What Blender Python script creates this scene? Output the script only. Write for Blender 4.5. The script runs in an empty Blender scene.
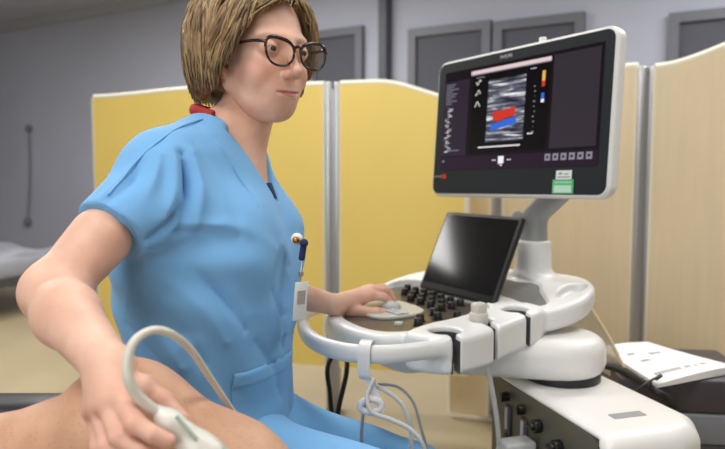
import bpy, bmesh, math, random
import numpy as np
from mathutils import Vector, Matrix, Euler
from math import sin, cos, pi, radians
random.seed(7); rng = np.random.default_rng(7)
S = bpy.context.scene
COL = S.collection

# ------------------------------------------------------------------ camera, world, lights
CH = 1.10
cam_d = bpy.data.cameras.new('camera'); cam = bpy.data.objects.new('camera', cam_d); COL.objects.link(cam)
cam.location = (0, 0, CH); cam.rotation_euler = (radians(90 - 4.5), 0, 0)
cam_d.sensor_width = 36; cam_d.lens = 36 * 650 / 725; cam_d.clip_start = 0.02
cam_d.dof.use_dof = True; cam_d.dof.focus_distance = 1.0; cam_d.dof.aperture_fstop = 4.0
S.camera = cam
w = bpy.data.worlds.new('world'); S.world = w; w.use_nodes = True
w.node_tree.nodes['Background'].inputs[0].default_value = (.82, .88, 1, 1)
w.node_tree.nodes['Background'].inputs[1].default_value = 0.36
S.view_settings.view_transform = 'Standard'; S.view_settings.look = 'None'
S.view_settings.exposure = 0.08; S.view_settings.gamma = 1.0; S.view_settings.use_curve_mapping = False

def area(name, loc, sx, sy, power, col=(1, 1, 1), target=None):
    l = bpy.data.lights.new(name, 'AREA'); l.shape = 'RECTANGLE'; l.size = sx; l.size_y = sy
    l.energy = power; l.color = col
    o = bpy.data.objects.new(name, l); COL.objects.link(o); o.location = loc
    if target is not None:
        o.rotation_euler = (Vector(target) - Vector(loc)).to_track_quat('-Z', 'Y').to_euler()
    return o
for x_, y_, p_ in ((-.75, .15, 20), (1.15, .9, 11), (-.35, 2.2, 15), (-3.0, 3.6, 46), (-1.0, 3.75, 44), (1.9, 2.55, 34)):
    area('ceiling_lamp_light', (x_, y_, 2.60), 1.2, .6, p_, (1, .985, .965))  # the last pair is added to brighten the far wall
# soft front fill light added behind and to the left of the camera
area('window_daylight', (-1.2, -2.4, 1.8), 2.6, 1.8, 50, (.97, .985, 1), (-.1, 1.2, 1.0))

# ------------------------------------------------------------------ helpers
F = 650.0; PT = radians(4.5)
def at(px, py, Y):                  # a pixel at a distance, as a point of the room
    x = (px - 362.5) / F; u = (224.5 - py) / F
    r = np.array((x, cos(PT) + u * sin(PT), -sin(PT) + u * cos(PT)))
    return np.array((0, 0, CH)) + r * (Y / r[1])

def lin(c):
    r = []
    for v in c:
        v /= 255.0
        r.append(v / 12.92 if v <= .04045 else ((v + .055) / 1.055) ** 2.4)
    return tuple(r) + (1,)

def mat(name, rgb, rough=.5, metal=0, spec=.5, bump=0, bscale=60, var=0, vscale=8, sss=0, emit=None, estr=1, coat=0, trans=0):
    m = bpy.data.materials.new(name); m.use_nodes = True
    nt = m.node_tree; b = nt.nodes['Principled BSDF']
    b.inputs['Base Color'].default_value = lin(rgb); b.inputs['Roughness'].default_value = rough
    b.inputs['Metallic'].default_value = metal; b.inputs['Specular IOR Level'].default_value = spec
    b.inputs['Coat Weight'].default_value = coat
    if sss:
        b.inputs['Subsurface Weight'].default_value = sss
        b.inputs['Subsurface Radius'].default_value = (.012, .005, .003); b.inputs['Subsurface Scale'].default_value = 1
    if emit is not None:
        b.inputs['Emission Color'].default_value = lin(emit); b.inputs['Emission Strength'].default_value = estr
    if bump or var:
        tc = nt.nodes.new('ShaderNodeTexCoord')
        if var:
            n = nt.nodes.new('ShaderNodeTexNoise'); n.inputs['Scale'].default_value = vscale; n.inputs['Detail'].default_value = 5
            nt.links.new(tc.outputs['Object'], n.inputs['Vector'])
            r = nt.nodes.new('ShaderNodeValToRGB')
            c = lin(rgb)
            r.color_ramp.elements[0].position = .3; r.color_ramp.elements[1].position = .7
            r.color_ramp.elements[0].color = tuple(max(0, v * (1 - var)) for v in c[:3]) + (1,)
            r.color_ramp.elements[1].color = tuple(min(1, v * (1 + var)) for v in c[:3]) + (1,)
            nt.links.new(n.outputs['Fac'], r.inputs['Fac']); nt.links.new(r.outputs['Color'], b.inputs['Base Color'])
        if bump:
            n = nt.nodes.new('ShaderNodeTexNoise'); n.inputs['Scale'].default_value = bscale; n.inputs['Detail'].default_value = 4
            nt.links.new(tc.outputs['Object'], n.inputs['Vector'])
            bp = nt.nodes.new('ShaderNodeBump'); bp.inputs['Strength'].default_value = bump; bp.inputs['Distance'].default_value = .004
            nt.links.new(n.outputs['Fac'], bp.inputs['Height']); nt.links.new(bp.outputs['Normal'], b.inputs['Normal'])
    return m

def emat(name, rgb, s=1.0):
    m = bpy.data.materials.new(name); m.use_nodes = True; nt = m.node_tree
    nt.nodes.remove(nt.nodes['Principled BSDF'])
    e = nt.nodes.new('ShaderNodeEmission'); e.inputs[0].default_value = lin(rgb); e.inputs[1].default_value = s
    nt.links.new(e.outputs[0], nt.nodes['Material Output'].inputs[0]); return m

def tag(o, label=None, cat=None, group=None, kind=None):
    if label: o['label'] = label
    if cat: o['category'] = cat
    if group: o['group'] = group
    if kind: o['kind'] = kind
    return o

def empty(name, loc, label=None, cat=None, group=None, rz=0):
    o = bpy.data.objects.new(name, None); COL.objects.link(o); o.location = loc; o.rotation_euler = (0, 0, rz)
    o.empty_display_size = .05
    return tag(o, label, cat, group)

class MB:
    """collects shapes; build() links them as one mesh object"""
    def __init__(s): s.v = []; s.f = []; s.m = []; s.sm = []
    def add(s, vs, fs, mi=0, smooth=False):
        o = len(s.v); s.v += [tuple(map(float, p)) for p in vs]
        for f in fs: s.f.append(tuple(i + o for i in f)); s.m.append(mi); s.sm.append(smooth)
    def bm(s, b, mi=0, smooth=False, M=None):
        if M is not None: b.transform(M)
        b.verts.index_update()
        s.add([v.co[:] for v in b.verts], [[v.index for v in f.verts] for f in b.faces], mi, smooth); b.free()
    def box(s, c, d, mi=0, bev=0, seg=2, M=None, smooth=None):
        b = bmesh.new(); bmesh.ops.create_cube(b, size=1)
        bmesh.ops.scale(b, vec=d, verts=b.verts)
        if bev: bmesh.ops.bevel(b, geom=b.edges[:], offset=bev, segments=seg, profile=.5, affect='EDGES')
        bmesh.ops.translate(b, vec=c, verts=b.verts)
        s.bm(b, mi, bool(bev) if smooth is None else smooth, M)
    def cyl(s, p0, p1, r0, r1=None, n=24, mi=0, cap=True, bev=0):
        r1 = r0 if r1 is None else r1
        if bev: prof = [(0, r0 - bev), (bev * .3, r0 - bev * .3), (bev, r0), (1 - bev, r1)]; 
        p0 = Vector(p0); p1 = Vector(p1); ax = (p1 - p0); L = ax.length; q = ax.to_track_quat('Z', 'Y').to_matrix()
        if bev: pr = [(0, r0 - bev), (bev * .3, r0 - bev * .3), (bev, r0), (L - bev, r1), (L - bev * .3, r1 - bev * .3), (L, r1 - bev)]
        else: pr = [(0, r0), (L, r1)]
        vs = []; fs = []
        for (h, r) in pr:
            for k in range(n):
                a = 2 * pi * k / n; vs.append(p0 + q @ Vector((r * cos(a), r * sin(a), h)))
        for i in range(len(pr) - 1):
            for k in range(n):
                fs.append((i * n + k, i * n + (k + 1) % n, (i + 1) * n + (k + 1) % n, (i + 1) * n + k))
        s.add(vs, fs, mi, True)
        if cap:
            s.add(vs[:n], [tuple(range(n))[::-1]], mi); s.add(vs[-n:], [tuple(range(n))], mi)
    def tube(s, pts, r, n=10, mi=0, sub=6, rz=None, closed=False):
        P = spline(pts, sub, closed); m = len(P)
        R = [r] * m if not hasattr(r, '__len__') else list(np.interp(np.linspace(0, 1, m), np.linspace(0, 1, len(r)), r))
        vs = []; fs = []; up = None
        for i in range(m):
            t = (P[(i + 1) % m] - P[i - 1]) if closed else (P[min(i + 1, m - 1)] - P[max(i - 1, 0)])
            t = t / (np.linalg.norm(t) + 1e-12)
            if up is None:
                up = np.array((0, 0, 1.)) if abs(t[2]) < .9 else np.array((1., 0, 0))
            x = np.cross(up, t); x /= np.linalg.norm(x) + 1e-12; y = np.cross(t, x); up = y
            for k in range(n):
                a = 2 * pi * k / n
                vs.append(P[i] + R[i] * (cos(a) * x + (rz or 1) * sin(a) * y))
        for i in range(m if closed else m - 1):
            j = (i + 1) % m
            for k in range(n):
                fs.append((i * n + k, i * n + (k + 1) % n, j * n + (k + 1) % n, j * n + k))
        if not closed: fs += [tuple(range(n))[::-1], tuple(range((m - 1) * n, m * n))]
        s.add(vs, fs, mi, True)
    def prism(s, poly, z0, z1, mi=0, M=None, bev=0):
        b = bmesh.new(); vs = [b.verts.new((x, y, z0)) for x, y in poly]
        f = b.faces.new(vs); r = bmesh.ops.extrude_face_region(b, geom=[f])
        bmesh.ops.translate(b, vec=(0, 0, z1 - z0), verts=[e for e in r['geom'] if isinstance(e, bmesh.types.BMVert)])
        bmesh.ops.recalc_face_normals(b, faces=b.faces)
        if bev:
            ed = [e for e in b.edges if abs(e.verts[0].co.z - e.verts[1].co.z) < 1e-6]
            bmesh.ops.bevel(b, geom=ed, offset=bev, segments=3, profile=.5, affect='EDGES')
        s.bm(b, mi, False, M)
    def sphere(s, c, r, mi=0, seg=16, M=None):
        b = bmesh.new(); bmesh.ops.create_uvsphere(b, u_segments=seg, v_segments=seg // 2 + 2, radius=1)
        bmesh.ops.scale(b, vec=(r if hasattr(r, '__len__') else (r, r, r)), verts=b.verts)
        if M is not None: b.transform(M)
        bmesh.ops.translate(b, vec=c, verts=b.verts); s.bm(b, mi, True)
    def quad(s, a, b, c, d, mi=0): s.add([a, b, c, d], [(0, 1, 2, 3)], mi)
    def build(s, name, mats, parent=None, off=None, loc=None, rot=None, auto=True):
        me = bpy.data.meshes.new(name)
        V = np.array(s.v, float)
        if off is not None: V = V - np.array(off)
        me.from_pydata(V.tolist(), [], s.f)
        for m in (mats if isinstance(mats, (list, tuple)) else [mats]): me.materials.append(m)
        me.polygons.foreach_set('material_index', s.m); me.polygons.foreach_set('use_smooth', s.sm)
        me.validate()
        o = bpy.data.objects.new(name, me); COL.objects.link(o)
        if parent is not None: o.parent = parent
        if loc is not None: o.location = loc
        if rot is not None: o.rotation_euler = rot
        return o

def spline(pts, sub=6, closed=False):
    P = [np.array(p, float) for p in pts]; n = len(P)
    if n < 3 and not closed: return P
    out = []
    for i in range(n if closed else n - 1):
        g = (lambda k: P[k % n]) if closed else (lambda k: P[min(max(k, 0), n - 1)])
        a, b, c, d = g(i - 1), g(i), g(i + 1), g(i + 2)
        for t in np.arange(sub) / sub:
            out.append(.5 * (2 * b + (c - a) * t + (2 * a - 5 * b + 4 * c - d) * t * t + (3 * b - a - 3 * c + d) * t ** 3))
    if not closed: out.append(P[-1])
    return out

# ---- signed distance modelling: smooth unions of tapered limbs, ellipsoids, mouldings
class SD:
    def __init__(s, lo, hi, h):
        s.lo = np.array(lo, float); s.h = h
        s.n = np.ceil((np.array(hi) - s.lo) / h).astype(int) + 1
        s.F = np.full(s.n, 1.0, np.float32)
    def sub(s, lo, hi):
        a = np.clip(np.floor((np.array(lo) - s.lo) / s.h).astype(int), 0, s.n); b = np.clip(np.ceil((np.array(hi) - s.lo) / s.h).astype(int) + 1, 0, s.n)
        if (b - a <= 0).any(): return None, None
        ax = [s.lo[i] + s.h * np.arange(a[i], b[i]) for i in range(3)]
        X, Y, Z = np.meshgrid(*ax, indexing='ij')
        return (slice(a[0], b[0]), slice(a[1], b[1]), slice(a[2], b[2])), (X.astype(np.float32), Y.astype(np.float32), Z.astype(np.float32))
    def op(s, fn, lo, hi, k=.01, mode='+'):
        m = k * 1.6 + 3 * s.h
        sl, P = s.sub(np.array(lo) - m, np.array(hi) + m)
        if sl is None: return
        d = fn(*P); G = s.F[sl]; k = max(k, 1e-5)
        if mode == '+':
            hh = np.clip(.5 + .5 * (G - d) / k, 0, 1); s.F[sl] = G * (1 - hh) + d * hh - k * hh * (1 - hh)
        elif mode == '-':
            d = -d; hh = np.clip(.5 - .5 * (G - d) / k, 0, 1); s.F[sl] = G * (1 - hh) + d * hh + k * hh * (1 - hh)
    def cone(s, a, b, ra, rb=None, k=.01, mode='+'):
        rb = ra if rb is None else rb; a = np.array(a, float); b = np.array(b, float); ba = b - a; L = ba @ ba + 1e-12; R = max(ra, rb)
        def fn(X, Y, Z):
            x, y, z = X - a[0], Y - a[1], Z - a[2]
            t = np.clip((x * ba[0] + y * ba[1] + z * ba[2]) / L, 0, 1)
            return np.sqrt((x - t * ba[0]) ** 2 + (y - t * ba[1]) ** 2 + (z - t * ba[2]) ** 2) - (ra + (rb - ra) * t)
        s.op(fn, np.minimum(a, b) - R, np.maximum(a, b) + R, k, mode)
    def chain(s, pts, rs, k=.006, mode='+'):
        for i in range(len(pts) - 1): s.cone(pts[i], pts[i + 1], rs[i], rs[i + 1], k, mode)
    def ell(s, c, r, k=.01, mode='+', R=None):
        c = np.array(c, float); r = np.array(r, float); R = np.eye(3) if R is None else np.array(R)   # columns are the axes
        def fn(X, Y, Z):
            x, y, z = X - c[0], Y - c[1], Z - c[2]
            q = [x * R[0, i] + y * R[1, i] + z * R[2, i] for i in range(3)]
            k0 = np.sqrt(sum((q[i] / r[i]) ** 2 for i in range(3))); k1 = np.sqrt(sum((q[i] / r[i] ** 2) ** 2 for i in range(3))) + 1e-9
            return k0 * (k0 - 1) / k1
        m = r.max(); s.op(fn, c - m, c + m, k, mode)
    def poly(s, poly, z0, z1, rnd=.005, k=.004, mode='+', zo=None):
        P = np.array(poly, float)
        def fn(X, Y, Z):
            x = X[:, :, 0]; y = Y[:, :, 0]; d = np.full(x.shape, 1e9); sg = np.ones(x.shape)
            for i in range(len(P)):
                a = P[i]; b = P[i - 1]; e = b - a; wx = x - a[0]; wy = y - a[1]
                t = np.clip((wx * e[0] + wy * e[1]) / (e @ e), 0, 1)
                d = np.minimum(d, (wx - e[0] * t) ** 2 + (wy - e[1] * t) ** 2)
                c1 = y >= a[1]; c2 = y < b[1]; c3 = e[0] * wy > e[1] * wx
                sg = np.where((c1 & c2 & c3) | (~c1 & ~c2 & ~c3), -sg, sg)
            d2 = sg * np.sqrt(d) + rnd
            off = zo(x, y) if zo else 0 * x
            dz = np.abs(Z - off[:, :, None] - (z0 + z1) / 2) - ((z1 - z0) / 2 - rnd)
            D = np.repeat(d2[:, :, None], Z.shape[2], 2)
            return np.minimum(np.maximum(D, dz), 0) + np.sqrt(np.maximum(D, 0) ** 2 + np.maximum(dz, 0) ** 2) - rnd
        s.op(fn, (P[:, 0].min(), P[:, 1].min(), z0), (P[:, 0].max(), P[:, 1].max(), z1 + .08), k, mode)
    def half(s, p, n, lo, hi, k=.002):      # cut away everything beyond the plane
        p = np.array(p, float); n = np.array(n, float); n = n / np.linalg.norm(n)
        s.op(lambda X, Y, Z: -((X - p[0]) * n[0] + (Y - p[1]) * n[1] + (Z - p[2]) * n[2]), lo, hi, k, '-')
    def mesh(s, smooth=2):
        Fd = s.F; I = Fd < 0; n = s.n
        cnt = np.zeros(n - 1, np.int8)
        for dx in (0, 1):
            for dy in (0, 1):
                for dz in (0, 1): cnt += I[dx:n[0] - 1 + dx, dy:n[1] - 1 + dy, dz:n[2] - 1 + dz]
        act = np.argwhere((cnt > 0) & (cnt < 8))
        idx = np.full(n - 1, -1, np.int32); idx[act[:, 0], act[:, 1], act[:, 2]] = np.arange(len(act))
        cs = [(a, b, c) for a in (0, 1) for b in (0, 1) for c in (0, 1)]
        V = {c: Fd[act[:, 0] + c[0], act[:, 1] + c[1], act[:, 2] + c[2]] for c in cs}
        pos = np.zeros((len(act), 3)); num = np.zeros(len(act))
        for c in cs:
            for ax in range(3):
                if c[ax]: continue
                d = list(c); d[ax] = 1; d = tuple(d); va, vb = V[c], V[d]; mk = (va < 0) != (vb < 0)
                t = np.where(mk, va / np.where(mk, va - vb, 1), 0)
                p = np.tile(np.array(c, float), (len(act), 1)); p[:, ax] += t
                pos += p * mk[:, None]; num += mk
        P = s.lo + s.h * (act + pos / num[:, None])
        Q = []
        for ax in range(3):
            u, v = (ax + 1) % 3, (ax + 2) % 3
            sl0 = [slice(None)] * 3; sl1 = [slice(None)] * 3; sl0[ax] = slice(0, -1); sl1[ax] = slice(1, None)
            a = I[tuple(sl0)]; b = I[tuple(sl1)]; E = np.argwhere(a != b)
            ok = (E[:, u] > 0) & (E[:, v] > 0) & (E[:, u] < n[u] - 1) & (E[:, v] < n[v] - 1); E = E[ok]
            ins = a[E[:, 0], E[:, 1], E[:, 2]]
            def cell(du, dv):
                e = E.copy(); e[:, u] += du; e[:, v] += dv; return idx[e[:, 0], e[:, 1], e[:, 2]]
            q = np.stack([cell(-1, -1), cell(0, -1), cell(0, 0), cell(-1, 0)], 1)
            q[~ins] = q[~ins][:, ::-1]; Q.append(q)
        Q = np.concatenate(Q); Q = Q[(Q >= 0).all(1)]
        for _ in range(smooth):
            A = np.zeros_like(P); C = np.zeros(len(P))
            for i in range(4):
                for j in (1, 3):
                    np.add.at(A, Q[:, i], P[Q[:, (i + j) % 4]]); np.add.at(C, Q[:, i], 1)
            P = P * .5 + .5 * A / np.maximum(C, 1)[:, None]
        return P, Q

def normals(P, Q):
    n = np.cross(P[Q[:, 2]] - P[Q[:, 0]], P[Q[:, 3]] - P[Q[:, 1]]); N = np.zeros_like(P)
    for i in range(4): np.add.at(N, Q[:, i], n)
    return N / (np.linalg.norm(N, axis=1)[:, None] + 1e-12)

def mobj(name, P, Q, mats, parent=None, off=None, mi=None, attr=None, loc=None, rot=None):
    me = bpy.data.meshes.new(name); P = np.array(P, float)
    if off is not None: P = P - np.array(off)
    Q = np.array(Q, np.int32)
    me.vertices.add(len(P)); me.vertices.foreach_set('co', P.ravel())
    me.loops.add(Q.size); me.loops.foreach_set('vertex_index', Q.ravel())
    me.polygons.add(len(Q)); me.polygons.foreach_set('loop_start', np.arange(len(Q)) * Q.shape[1])
    for m in (mats if isinstance(mats, (list, tuple)) else [mats]): me.materials.append(m)
    me.polygons.foreach_set('use_smooth', np.ones(len(Q), bool))
    if mi is not None: me.polygons.foreach_set('material_index', np.array(mi, np.int32))
    me.update(calc_edges=True)
    if attr is not None:
        for k, v in attr.items():
            a = me.attributes.new(k, 'FLOAT', 'POINT'); a.data.foreach_set('value', np.array(v, np.float32))
    o = bpy.data.objects.new(name, me); COL.objects.link(o)
    if parent is not None: o.parent = parent
    if loc is not None: o.location = loc
    if rot is not None: o.rotation_euler = rot
    return o

def lettering(text, size, depth=.0004):
    cu = bpy.data.curves.new('t', 'FONT'); cu.body = text; cu.size = size; cu.extrude = depth; cu.align_x = 'CENTER'; cu.align_y = 'CENTER'
    o = bpy.data.objects.new('t', cu); COL.objects.link(o)
    bpy.context.view_layer.update()
    me = bpy.data.meshes.new_from_object(o.evaluated_get(bpy.context.evaluated_depsgraph_get()))
    vs = [v.co[:] for v in me.vertices]; fs = [tuple(p.vertices) for p in me.polygons]
    bpy.data.objects.remove(o); bpy.data.curves.remove(cu); bpy.data.meshes.remove(me)
    return vs, fs

# ------------------------------------------------------------------ materials
M_wall = mat('wall_paint', (172, 176, 192), .8, var=.05, vscale=1.2)
M_wallw = mat('pale_wall_paint', (225, 224, 220), .8)
M_ceil = mat('ceiling_paint', (172, 174, 184), .85)
M_floor = mat('vinyl_floor', (168, 153, 122), .45, var=.06, vscale=2.5, bump=.05, bscale=300)
M_dark = mat('dark_window_glass', (84, 86, 96), .6, spec=.2)
M_dframe = mat('dark_frame', (100, 102, 113), .5)
M_yel = mat('yellow_laminate', (240, 212, 116), .5, var=.03, vscale=3, bump=.03, bscale=200)
M_trim = mat('pale_edge_trim', (226, 222, 205), .5)
M_alu = mat('brushed_aluminium', (178, 178, 180), .38, metal=.75)
M_white = mat('white_plastic', (222, 222, 220), .32, bump=.015, bscale=500)
M_white2 = mat('white_shell', (226, 224, 220), .38)
M_grey = mat('grey_plastic', (150, 152, 154), .4)
M_lgrey = mat('light_grey_plastic', (190, 191, 190), .42)
M_dgrey = mat('dark_grey_plastic', (70, 71, 72), .45)
M_black = mat('black_plastic', (24, 24, 25), .4)
M_bezel = mat('charcoal_bezel', (31, 35, 40), .5, spec=.3)
M_panel = mat('dark_console_surface', (74, 66, 54), .35, coat=.2)
M_olive = mat('olive_grey_panel', (92, 88, 76), .5)
M_rub = mat('black_rubber', (18, 18, 20), .55)
M_cable = mat('cream_cable', (222, 217, 204), .38)
M_cable2 = mat('light_grey_cable', (205, 204, 200), .4)
M_probe = mat('probe_housing', (226, 224, 214), .3)
M_gel = mat('pale_green_rubber', (170, 186, 172), .35)
M_glossy = mat('touch_glass', (22, 22, 23), .09, spec=.22)
M_paper = mat('paper', (236, 234, 233), .7)
M_ink = mat('grey_print', (150, 150, 156), .8)
M_sheet = mat('grey_bed_sheet', (150, 152, 160), .85, bump=.3, bscale=14)
M_hair = [mat('hair_%s' % n, c, .42, spec=.45, var=.25, vscale=60) for n, c in (('brown', (132, 106, 74)), ('light', (168, 140, 100)), ('dark', (98, 75, 50)), ('mid', (148, 121, 86)))]
M_iris = mat('eye_iris', (84, 70, 56), .1)
M_eyew = mat('eye_white', (226, 218, 212), .12)
M_pupil = mat('eye_pupil', (8, 8, 8), .06)
M_tort = mat('tortoiseshell', (46, 28, 24), .18, var=.6, vscale=120)
M_red = mat('red_fabric', (170, 42, 40), .7)
M_navy = mat('navy_fabric', (28, 40, 84), .8)
M_shoe = mat('white_shoe', (220, 220, 220), .5)
M_vinyl = mat('black_vinyl', (34, 34, 40), .38, bump=.05, bscale=120)
M_gold = mat('gold_pin', (176, 120, 50), .3, metal=.7)
M_silver = mat('silver_metal', (200, 200, 200), .2, metal=1)
M_green = mat('green_sticker', (96, 186, 128), .5)
M_stick = mat('white_sticker', (226, 230, 228), .5)
M_pillow = mat('white_linen', (214, 216, 220), .85, bump=.2, bscale=20)

def wood_mat():
    m = mat('beige_wood_laminate', (218, 196, 158), .5); nt = m.node_tree; b = nt.nodes['Principled BSDF']
    tc = nt.nodes.new('ShaderNodeTexCoord'); mp = nt.nodes.new('ShaderNodeMapping'); mp.inputs['Scale'].default_value = (14, 14, .9)
    n = nt.nodes.new('ShaderNodeTexNoise'); n.inputs['Scale'].default_value = 3; n.inputs['Detail'].default_value = 6; n.inputs['Distortion'].default_value = .6
    r = nt.nodes.new('ShaderNodeValToRGB'); r.color_ramp.elements[0].position = .3; r.color_ramp.elements[1].position = .72
    r.color_ramp.elements[0].color = lin((216, 198, 166)); r.color_ramp.elements[1].color = lin((224, 204, 168))
    nt.links.new(tc.outputs['Object'], mp.inputs[0]); nt.links.new(mp.outputs[0], n.inputs['Vector']); nt.links.new(n.outputs[0], r.inputs[0]); nt.links.new(r.outputs[0], b.inputs['Base Color'])
    return m
M_wood = wood_mat()

def cloth_mat(name, rgb):
    m = mat(name, rgb, .82, spec=.25); nt = m.node_tree; b = nt.nodes['Principled BSDF']
    b.inputs['Sheen Weight'].default_value = .15
    tc = nt.nodes.new('ShaderNodeTexCoord')
    n = nt.nodes.new('ShaderNodeTexNoise'); n.noise_type = 'RIDGED_MULTIFRACTAL'; n.inputs['Scale'].default_value = 7; n.inputs['Detail'].default_value = 2; n.inputs['Roughness'].default_value = .4; n.inputs['Distortion'].default_value = .5
    n2 = nt.nodes.new('ShaderNodeTexNoise'); n2.inputs['Scale'].default_value = 700
    nt.links.new(tc.outputs['Object'], n.inputs['Vector']); nt.links.new(tc.outputs['Object'], n2.inputs['Vector'])
    b1 = nt.nodes.new('ShaderNodeBump'); b1.inputs['Strength'].default_value = .5; b1.inputs['Distance'].default_value = .006
    b2 = nt.nodes.new('ShaderNodeBump'); b2.inputs['Strength'].default_value = .08; b2.inputs['Distance'].default_value = .001
    nt.links.new(n.outputs[0], b1.inputs['Height']); nt.links.new(n2.outputs[0], b2.inputs['Height'])
    nt.links.new(b1.outputs[0], b2.inputs['Normal']); nt.links.new(b2.outputs[0], b.inputs['Normal'])
    return m
M_scrub = cloth_mat('blue_scrub_cotton', (122, 180, 230))

def skin_mat(name, rgb, hairs=False):
    m = mat(name, rgb, .5, spec=.35, sss=.12); nt = m.node_tree; b = nt.nodes['Principled BSDF']
    tc = nt.nodes.new('ShaderNodeTexCoord')
    n = nt.nodes.new('ShaderNodeTexNoise'); n.inputs['Scale'].default_value = 22; n.inputs['Detail'].default_value = 6
    nt.links.new(tc.outputs['Object'], n.inputs['Vector'])
    r = nt.nodes.new('ShaderNodeValToRGB'); c = np.array(rgb, float)
    r.color_ramp.elements[0].position = .3; r.color_ramp.elements[1].position = .7
    r.color_ramp.elements[0].color = lin(c * (.95, .90, .88)); r.color_ramp.elements[1].color = lin(np.minimum(255, c * 1.03))
    nt.links.new(n.outputs[0], r.inputs[0]); last = r.outputs[0]
    for at_name, col in (('lips', (190, 116, 110)), ('blush', (220, 152, 134)), ('brow', (112, 84, 62)), ('nail', (226, 170, 158))):
        a = nt.nodes.new('ShaderNodeAttribute'); a.attribute_name = at_name
        mx = nt.nodes.new('ShaderNodeMix'); mx.data_type = 'RGBA'
        nt.links.new(a.outputs['Fac'], mx.inputs[0]); nt.links.new(last, mx.inputs[6]); mx.inputs[7].default_value = lin(col); last = mx.outputs[2]
    if hairs:
        mp = nt.nodes.new('ShaderNodeMapping'); mp.inputs['Scale'].default_value = (150, 420, 420); mp.inputs['Rotation'].default_value = (0, .7, .2)
        v = nt.nodes.new('ShaderNodeTexNoise'); v.inputs['Scale'].default_value = 1.0; v.inputs['Detail'].default_value = 2
        nt.links.new(tc.outputs['Object'], mp.inputs[0]); nt.links.new(mp.outputs[0], v.inputs['Vector'])
        rr = nt.nodes.new('ShaderNodeValToRGB'); rr.color_ramp.elements[0].position = .60; rr.color_ramp.elements[1].position = .74
        rr.color_ramp.elements[0].color = (0, 0, 0, 1); rr.color_ramp.elements[1].color = (.3, .3, .3, 1)
        nt.links.new(v.outputs[0], rr.inputs[0])
        mx = nt.nodes.new('ShaderNodeMix'); mx.data_type = 'RGBA'
        nt.links.new(rr.outputs[0], mx.inputs[0]); nt.links.new(last, mx.inputs[6]); mx.inputs[7].default_value = lin((120, 84, 60)); last = mx.outputs[2]
    nt.links.new(last, b.inputs['Base Color'])
    n2 = nt.nodes.new('ShaderNodeTexNoise'); n2.inputs['Scale'].default_value = 260; nt.links.new(tc.outputs['Object'], n2.inputs['Vector'])
    bp = nt.nodes.new('ShaderNodeBump'); bp.inputs['Strength'].default_value = .12; bp.inputs['Distance'].default_value = .001
    nt.links.new(n2.outputs[0], bp.inputs['Height']); nt.links.new(bp.outputs[0], b.inputs['Normal'])
    return m
M_skin = skin_mat('skin', (231, 189, 167))
M_skin2 = skin_mat('leg_skin', (214, 171, 142), True)

def glass_mat(name, tint, mixf, rough=.05):
    m = bpy.data.materials.new(name); m.use_nodes = True; nt = m.node_tree; nt.nodes.remove(nt.nodes['Principled BSDF'])
    t = nt.nodes.new('ShaderNodeBsdfTransparent'); t.inputs[0].default_value = lin(tint)
    g = nt.nodes.new('ShaderNodeBsdfGlossy'); g.inputs['Roughness'].default_value = rough
    mx = nt.nodes.new('ShaderNodeMixShader'); mx.inputs[0].default_value = mixf
    nt.links.new(t.outputs[0], mx.inputs[1]); nt.links.new(g.outputs[0], mx.inputs[2]); nt.links.new(mx.outputs[0], nt.nodes['Material Output'].inputs[0])
    return m
M_lens = glass_mat('lens_glass', (244, 240, 236), .06)
M_clear = glass_mat('clear_plastic', (236, 232, 222), .22, .35)
def haze(m):            # milky film: part of the light scatters in it
    nt = m.node_tree; out = nt.nodes['Material Output']; src = out.inputs[0].links[0].from_socket
    d = nt.nodes.new('ShaderNodeBsdfDiffuse'); d.inputs[0].default_value = lin((232, 228, 216)); mx = nt.nodes.new('ShaderNodeMixShader'); mx.inputs[0].default_value = .3
    nt.links.new(src, mx.inputs[1]); nt.links.new(d.outputs[0], mx.inputs[2]); nt.links.new(mx.outputs[0], out.inputs[0])
haze(M_clear)

# ------------------------------------------------------------------ the room
def struct(name, mb, mats, label=None):
    o = mb.build(name, mats); o['kind'] = 'structure'
    return o
m = MB(); m.box((-.6, 1.5, -.05), (9.6, 12, .1)); struct('floor', m, M_floor)
m = MB(); m.box((-.6, 1.5, 2.75), (9.6, 12, .1)); struct('ceiling', m, M_ceil)
# far wall, seen at an angle
WA = np.array((-5.4, 8.05)); WB = np.array((4.2, 2.68)); wd = (WB - WA) / np.linalg.norm(WB - WA); wn = np.array((wd[1], -wd[0]))   # wn faces the room
wang = math.atan2(wd[1], wd[0]); WL = np.linalg.norm(WB - WA)
def wallp(s, z, out=0):             # a point of the far wall: s along, z up, out into the room
    p = WA + wd * s + wn * out; return (p[0], p[1], z)
def wall_px(px, py):                # where a line of sight meets the far wall
    d = np.array(((px - 362.5) / F, cos(PT) + (224.5 - py) / F * sin(PT))); A = np.array([wd, -d]).T
    s_, t = np.linalg.solve(A, -WA); z = CH + t * (-sin(PT) + (224.5 - py) / F * cos(PT)); return s_, z
m = MB(); c = (WA + WB) / 2 - wn * .06
m.box((0, 0, 1.36), (WL, .12, 2.72), M=Matrix.Translation((c[0], c[1], 0)) @ Matrix.Rotation(wang, 4, 'Z')); struct('wall_back', m, M_wall)
m = MB(); m.box((-5.42, 1.8, 1.36), (.12, 12.5, 2.72)); struct('wall_left', m, M_wallw)
m = MB(); m.box((4.2, -.8, 1.36), (.12, 7.4, 2.72)); struct('wall_right', m, M_wallw)
m = MB(); m.box((-.6, -4.45, 1.36), (9.6, .12, 2.72)); struct('wall_front', m, M_wallw)
m = MB(); m.box((0, 0, .06), (WL, .02, .12), M=Matrix.Translation((c[0] + wn[0] * .07, c[1] + wn[1] * .07, 0)) @ Matrix.Rotation(wang, 4, 'Z')); struct('baseboard_back', m, M_dframe)
RW = Matrix.Rotation(wang, 4, 'Z')
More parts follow.
